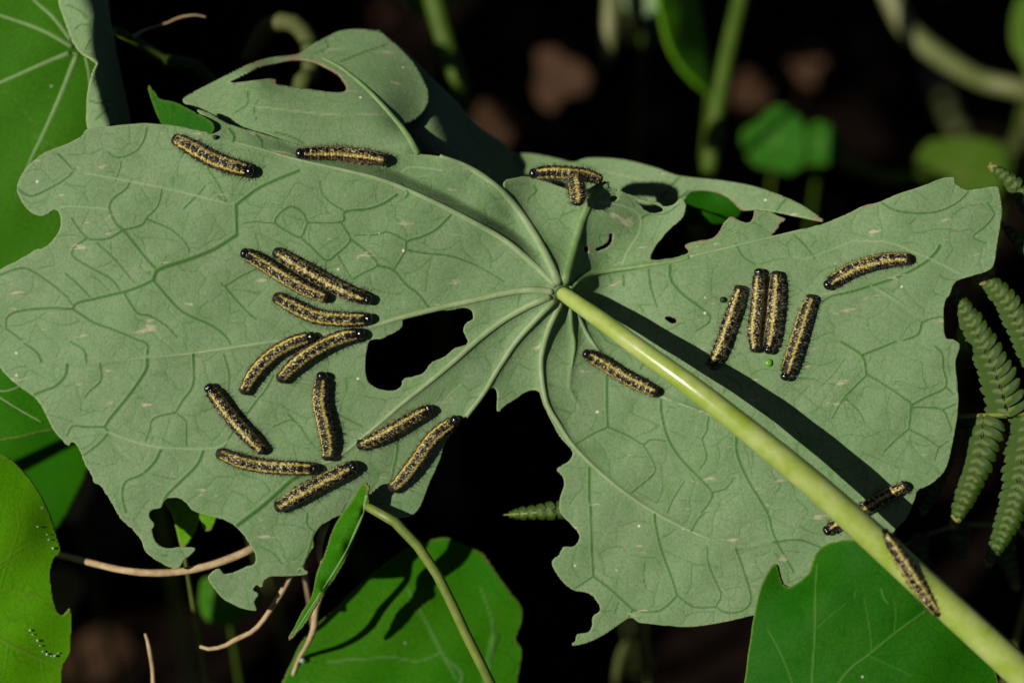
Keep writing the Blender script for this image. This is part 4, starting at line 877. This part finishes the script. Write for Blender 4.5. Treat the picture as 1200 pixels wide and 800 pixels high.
# ================================================================== plants further back
def bg_stem(label, pts, r, mat=M_STEM_BG, name='plant_stem', foot=(0, 80)):
    q = list(pts) + to_ground(pts[-1][0], pts[-1][1], pts[-1][2], foot[0], foot[1] + 800)
    rr = list(r) + [r[-1]] * 3
    return tag(tube(name, q, rr, mat, None, 12, 160), label, 'stem', None)
bg_stem('tall green stem rising behind the rear lobe', [(884,-70,-720),(868,0,-700),(850,80,-680),(838,150,-670),(829,215,-680)], [11,11.5,12,12.5,12])
bg_stem('pale jointed stem behind the green stem, ended where its shaded part begins', [(712,76,-840),(713,60,-830),(715,30,-820),(716,0,-820),(717,-60,-840),(730,-130,-900)], [3,12.5,12,11,10,10], M_STEM_PALE, foot=(160, 300))  # shape stops below the sunlit part; the shaded length is left out
bg_stem('blurred olive stem behind the rounded folded lobe', [(494,-60,-570),(512,10,-560),(528,70,-560),(540,115,-580)], [17,15,14,14], M_STEM_BG)
bg_stem('looped olive stem seen through the folded lobe', [(290,70,-330),(312,34,-310),(340,26,-300),(362,48,-300),(364,85,-310),(352,120,-330)], [10,12,12,12,12,12], M_STEM_OLIVE, foot=(-30, 300))
bg_stem('thick pale stem slanting across the dark upper corner', [(1016,-80,-1060),(1042,-10,-1040),(1066,36,-1030),(1105,68,-1020),(1150,94,-1020),(1215,118,-1040)], [17,17,17,16,15,15], M_STEM_PALE, foot=(60, 300))
bg_stem('dim arched stem in the dark below the leaf', [(722,800,-620),(728,765,-600),(742,744,-590),(756,752,-590),(764,790,-600)], [6,5.5,5,5,5.5], M_STEM_OLIVE)
def disc(cx, cy, r, w, tilt=(0, 0), n=11, wob=0.12, sq=1.0):
    out = []
    for k in range(n):
        a = 2 * math.pi * k / n; q = r * (1 + wob * math.sin(3 * a + cx) + 0.5 * wob * math.cos(5 * a + cy))
        out.append((cx + q * math.cos(a), cy + sq * q * math.sin(a)))
    ctrl = [(cx, cy, w - r * 0.1)] + [(x, y, w + tilt[0] * (x - cx) + tilt[1] * (y - cy)) for x, y in out[::2]]
    return out, ctrl
def bg_leaf(label, cx, cy, r, w, tilt=(0, 0), sq=1.0, mat=M_UPPER_LIME, foot=(0, 80), group=None):
    o, c = disc(cx, cy, r, w, tilt, sq=sq)
    q = 0.75 * r
    whole_leaf(label, o, c, (mat, M_UNDER), (cx, cy), g=max(4, r / 16), foot=foot, group=group, edge=0.3, stem_r=4.5, stem_mat=M_STEM_BG,
               pale=[([(cx, cy), (cx + q * math.cos(a), cy + q * sq * math.sin(a))], 2.2, 1.2, 0.6) for a in (0.3, 1.5, 2.6, 3.7, 5.0)] if r > 0 else ())
whole_leaf('blurred bright leaf standing edge on beside the tall green stem', [(764,-60),(800,-64),(818,0),(828,60),(834,108),(815,98),(792,72),(776,30)], [(764,-60,-720),(800,-60,-800),(834,108,-760),(776,30,-720),(825,50,-790),(800,20,-745)], (M_UPPER_LIME, M_UNDER), (832, 104), g=4, stem_r=6, stem_mat=M_STEM_BG, edge=0.3)
bg_leaf('pale blurred leaf at the top between the two stems', 756, -10, 32, -860, (0.2, 0.0), 0.9, M_UNDER)
bg_leaf('blurred olive leaf hanging above the olive stem', 505, -22, 50, -720, (0, 0.2), 0.7, M_UPPER_MID)
bg_leaf('blurred yellow green leaf behind the upper corner of the eaten leaf', 1128, 205, 54, -950, (-0.2, 0.2), 0.9, M_UPPER_OLIVE)
bg_leaf('small blurred leaf low behind the tall green stem', 962, 170, 26, -900, (0.3, 0), 1.0, M_UPPER_DEEP)
bg_leaf('larger blurred leaf between the tall stem and the small leaf', 910, 165, 38, -920, (0.5, 0.2), 1.0, M_UPPER_DEEP)
bg_leaf('blurred green leaf cut by the frame past the pale slanting stem', 1216, 42, 30, -950, (0.2, 0.1), 1.8, M_UPPER_OLIVE)
bg_leaf('dim green leaf low under the ragged lower corner', 266, 703, 36, -420, (0.2, 0), 0.8, M_UPPER_MID)
bg_leaf('pale yellowed leaf scrap in the gap under the left leaf edge', 84, 572, 24, -800, (0.5, 0.3), 1.6, M_YELLOWED)
bg_leaf('pale yellowed leaf scrap beside the bite of the lime leaf', 72, 692, 24, -800, (0.5, 0.3), 1.3, M_YELLOWED)
bg_stem('blurred stem joining the small leaves behind the ridge', [(935,170,-920),(990,190,-910),(1040,208,-920),(1090,214,-940)], [9,9,9,9])

# unseen nasturtium leaves added past the left edge to keep the soil in shade
k = 0
for (cx, cy, r, w) in [(-380,60,230,-330),(-420,480,250,-420),(-760,-120,260,-300),(-800,330,270,-360),(-1150,80,260,-320),(-1180,520,260,-420),(-620,760,240,-420),(-560,-420,250,-420),(-1000,-420,260,-380),(-180,-330,190,-420),(-260,860,200,-520),(-1450,-150,260,-380),(-1500,350,260,-400),(-1780,-380,260,-400),(-1790,100,270,-420),(-2080,-120,270,-420),(-1480,-520,250,-440),(-250,650,165,-560)]:
    bg_leaf('unseen round green leaf added beyond the lime leaf to shade the soil', cx, cy, r, w, (rng.normal(0, 0.1), rng.normal(0, 0.1)), 1.0, (M_UPPER, M_UPPER_MID)[k % 2], group='unseen round leaves added to shade the soil'); k += 1

# litter on the soil
def litter(x, y, r, mat, label):
    w = ground_w(x, y); c = P(x, y, w)
    n = 9; V = [(0, 0, 0.004)]
    for k in range(n):
        a = 2 * math.pi * k / n; q = r * S * (1 + 0.25 * math.sin(2 * a + x) + 0.15 * rng.normal())
        V.append((q * math.cos(a), 0.7 * q * math.sin(a), 0.0015 + 0.004 * rng.random()))
    V2 = V + [(v[0], v[1], v[2] - 0.0012) for v in V]
    m = n + 1
    F = [(0, 1 + k, 1 + (k + 1) % n) for k in range(n)] + [(m, m + 1 + (k + 1) % n, m + 1 + k) for k in range(n)] + [(1 + k, m + 1 + k, m + 1 + (k + 1) % n, 1 + (k + 1) % n) for k in range(n)]
    me = bpy.data.meshes.new('dead_leaf'); me.from_pydata(V2, [], F); me.materials.append(mat); me.update()
    o = link('dead_leaf', me); o.location = Vector((c[0], c[1], 0.001)); o.rotation_euler = (0, 0, rng.uniform(0, 6))
    return tag(o, label, 'dead leaf', 'dead leaves on the soil')
for k, (x, y, r, lab) in enumerate([(655, 92, 34, 'curled brown dead leaf caught above the soil under the pale jointed stem'), (880, 108, 24, 'orange brown dead leaf caught right beside the tall green stem'), (946, 76, 22, 'small rusty dead leaf hanging between tall stem and slanting pale stem'),
                                (572, 152, 28, 'brown dead leaf hanging behind the shaded rear of the rounded lobe')]):
    o_, c_ = disc(x, y, r, -((x + 260) / 0.75 + 100), (0.3 * (-1) ** k, 0.2), wob=0.22)
    whole_leaf(lab, o_, c_, (M_DRY_DARK, M_DRY_DARK), (x, y), g=6, stem_r=3, stem_mat=M_DRY_DARK, cat='dead leaf', name='dead_leaf', foot=(0, 300))
for x, y, r in [(655,85,70),(648,140,50),(572,150,55),(880,105,45),(946,72,40),(760,150,60),(610,40,50),(1010,60,60),(840,190,60),(130,630,70),(90,600,60),(110,775,60),(520,590,50),(70,590,60),(1100,30,60),(450,20,40)]:
    litter(x, y, r, M_DRY_DARK, 'brown dead leaf lying blurred on the dark soil')

# ================================================================== small things on the leaves
def pellet(name, x, y, w, r, mat, label, cat, sq=0.8):
    V = []; F = []; nu, nv = 12, 8
    V, F = tube_arrays(np.array([[0, 0, -0.98], [0, 0, -0.8], [0, 0, -0.45], [0, 0, 0], [0, 0, 0.45], [0, 0, 0.8], [0, 0, 0.98]]) , np.array([0.2, 0.6, 0.89, 1, 0.89, 0.6, 0.2]), 12, up=np.array([1.0, 0, 0]))
    V = V * r * S * np.array([1, 1, sq]) * (1 + 0.06 * rng.normal(size=(len(V), 1)) * (mat != M_WATER))
    V = V[:, :1] * AR + V[:, 1:2] * AU + V[:, 2:3] * AN
    o = link(name, mesh_mixed(name, V, F, mat)); o.location = Vector(P(x, y, w))
    return tag(o, label, cat)
bw = lambda x, y: float(blade_w(x, y))
pellet('frass_pellet', 847, 351, bw(847,351)+2.6, 3.6, M_FRASS, 'round black frass pellet beside the shaded caterpillar', 'frass')
pellet('frass_pellet', 252, 161, bw(252,161)+2.0, 3.0, M_FRASS, 'tiny brown frass crumb above the first caterpillar by the torn edge', 'frass')
pellet('leaf_crumb', 901, 425, bw(901,425)+2.4, 4.4, M_FRASS_GREEN, 'bright green crumb below the two upright touching caterpillars', 'crumb', 0.5)
lime_h = Height([(-120,500,10),(0,530,-20),(58,600,-40),(84,740,-44),(70,840,-40),(-130,880,0),(-190,700,20),(0,700,-14),(30,620,-22),(20,790,-20)], 60.0)
ph_ = 640 * 0.013
lime_w = lambda x, y: lime_h(x, y) + 2.2 * (np.sin(x / 37 + ph_) * np.cos(y / 29 + 2 * ph_) + 0.5 * np.sin(x / 15 + y / 21 + ph_)) + 1.0
for x, y, r in [(35,738,2.2),(38,743,1.4),(44,750,2.4),(47,756,1.6),(50,763,1.8),(55,766,2.6),(60,768,1.6),(64,768,2.6),(68,765,1.6),(62,642,2.4),(55,626,1.4),(57,632,1.6),(44,617,1.6)]:
    o = pellet('dew_drop', x, y, float(lime_w(x, y)) + 1.6, r * 0.62, M_WATER, 'tiny dew drop with a painted whitish sparkle on the lime green leaf', 'drop', 0.7); o['group'] = 'dew drops on the lime leaf'
pellet('dew_drop', 354, 773, -108, 3.6, M_WATER, 'dew drop at the tip of the brown dead stalk', 'drop', 1.0)
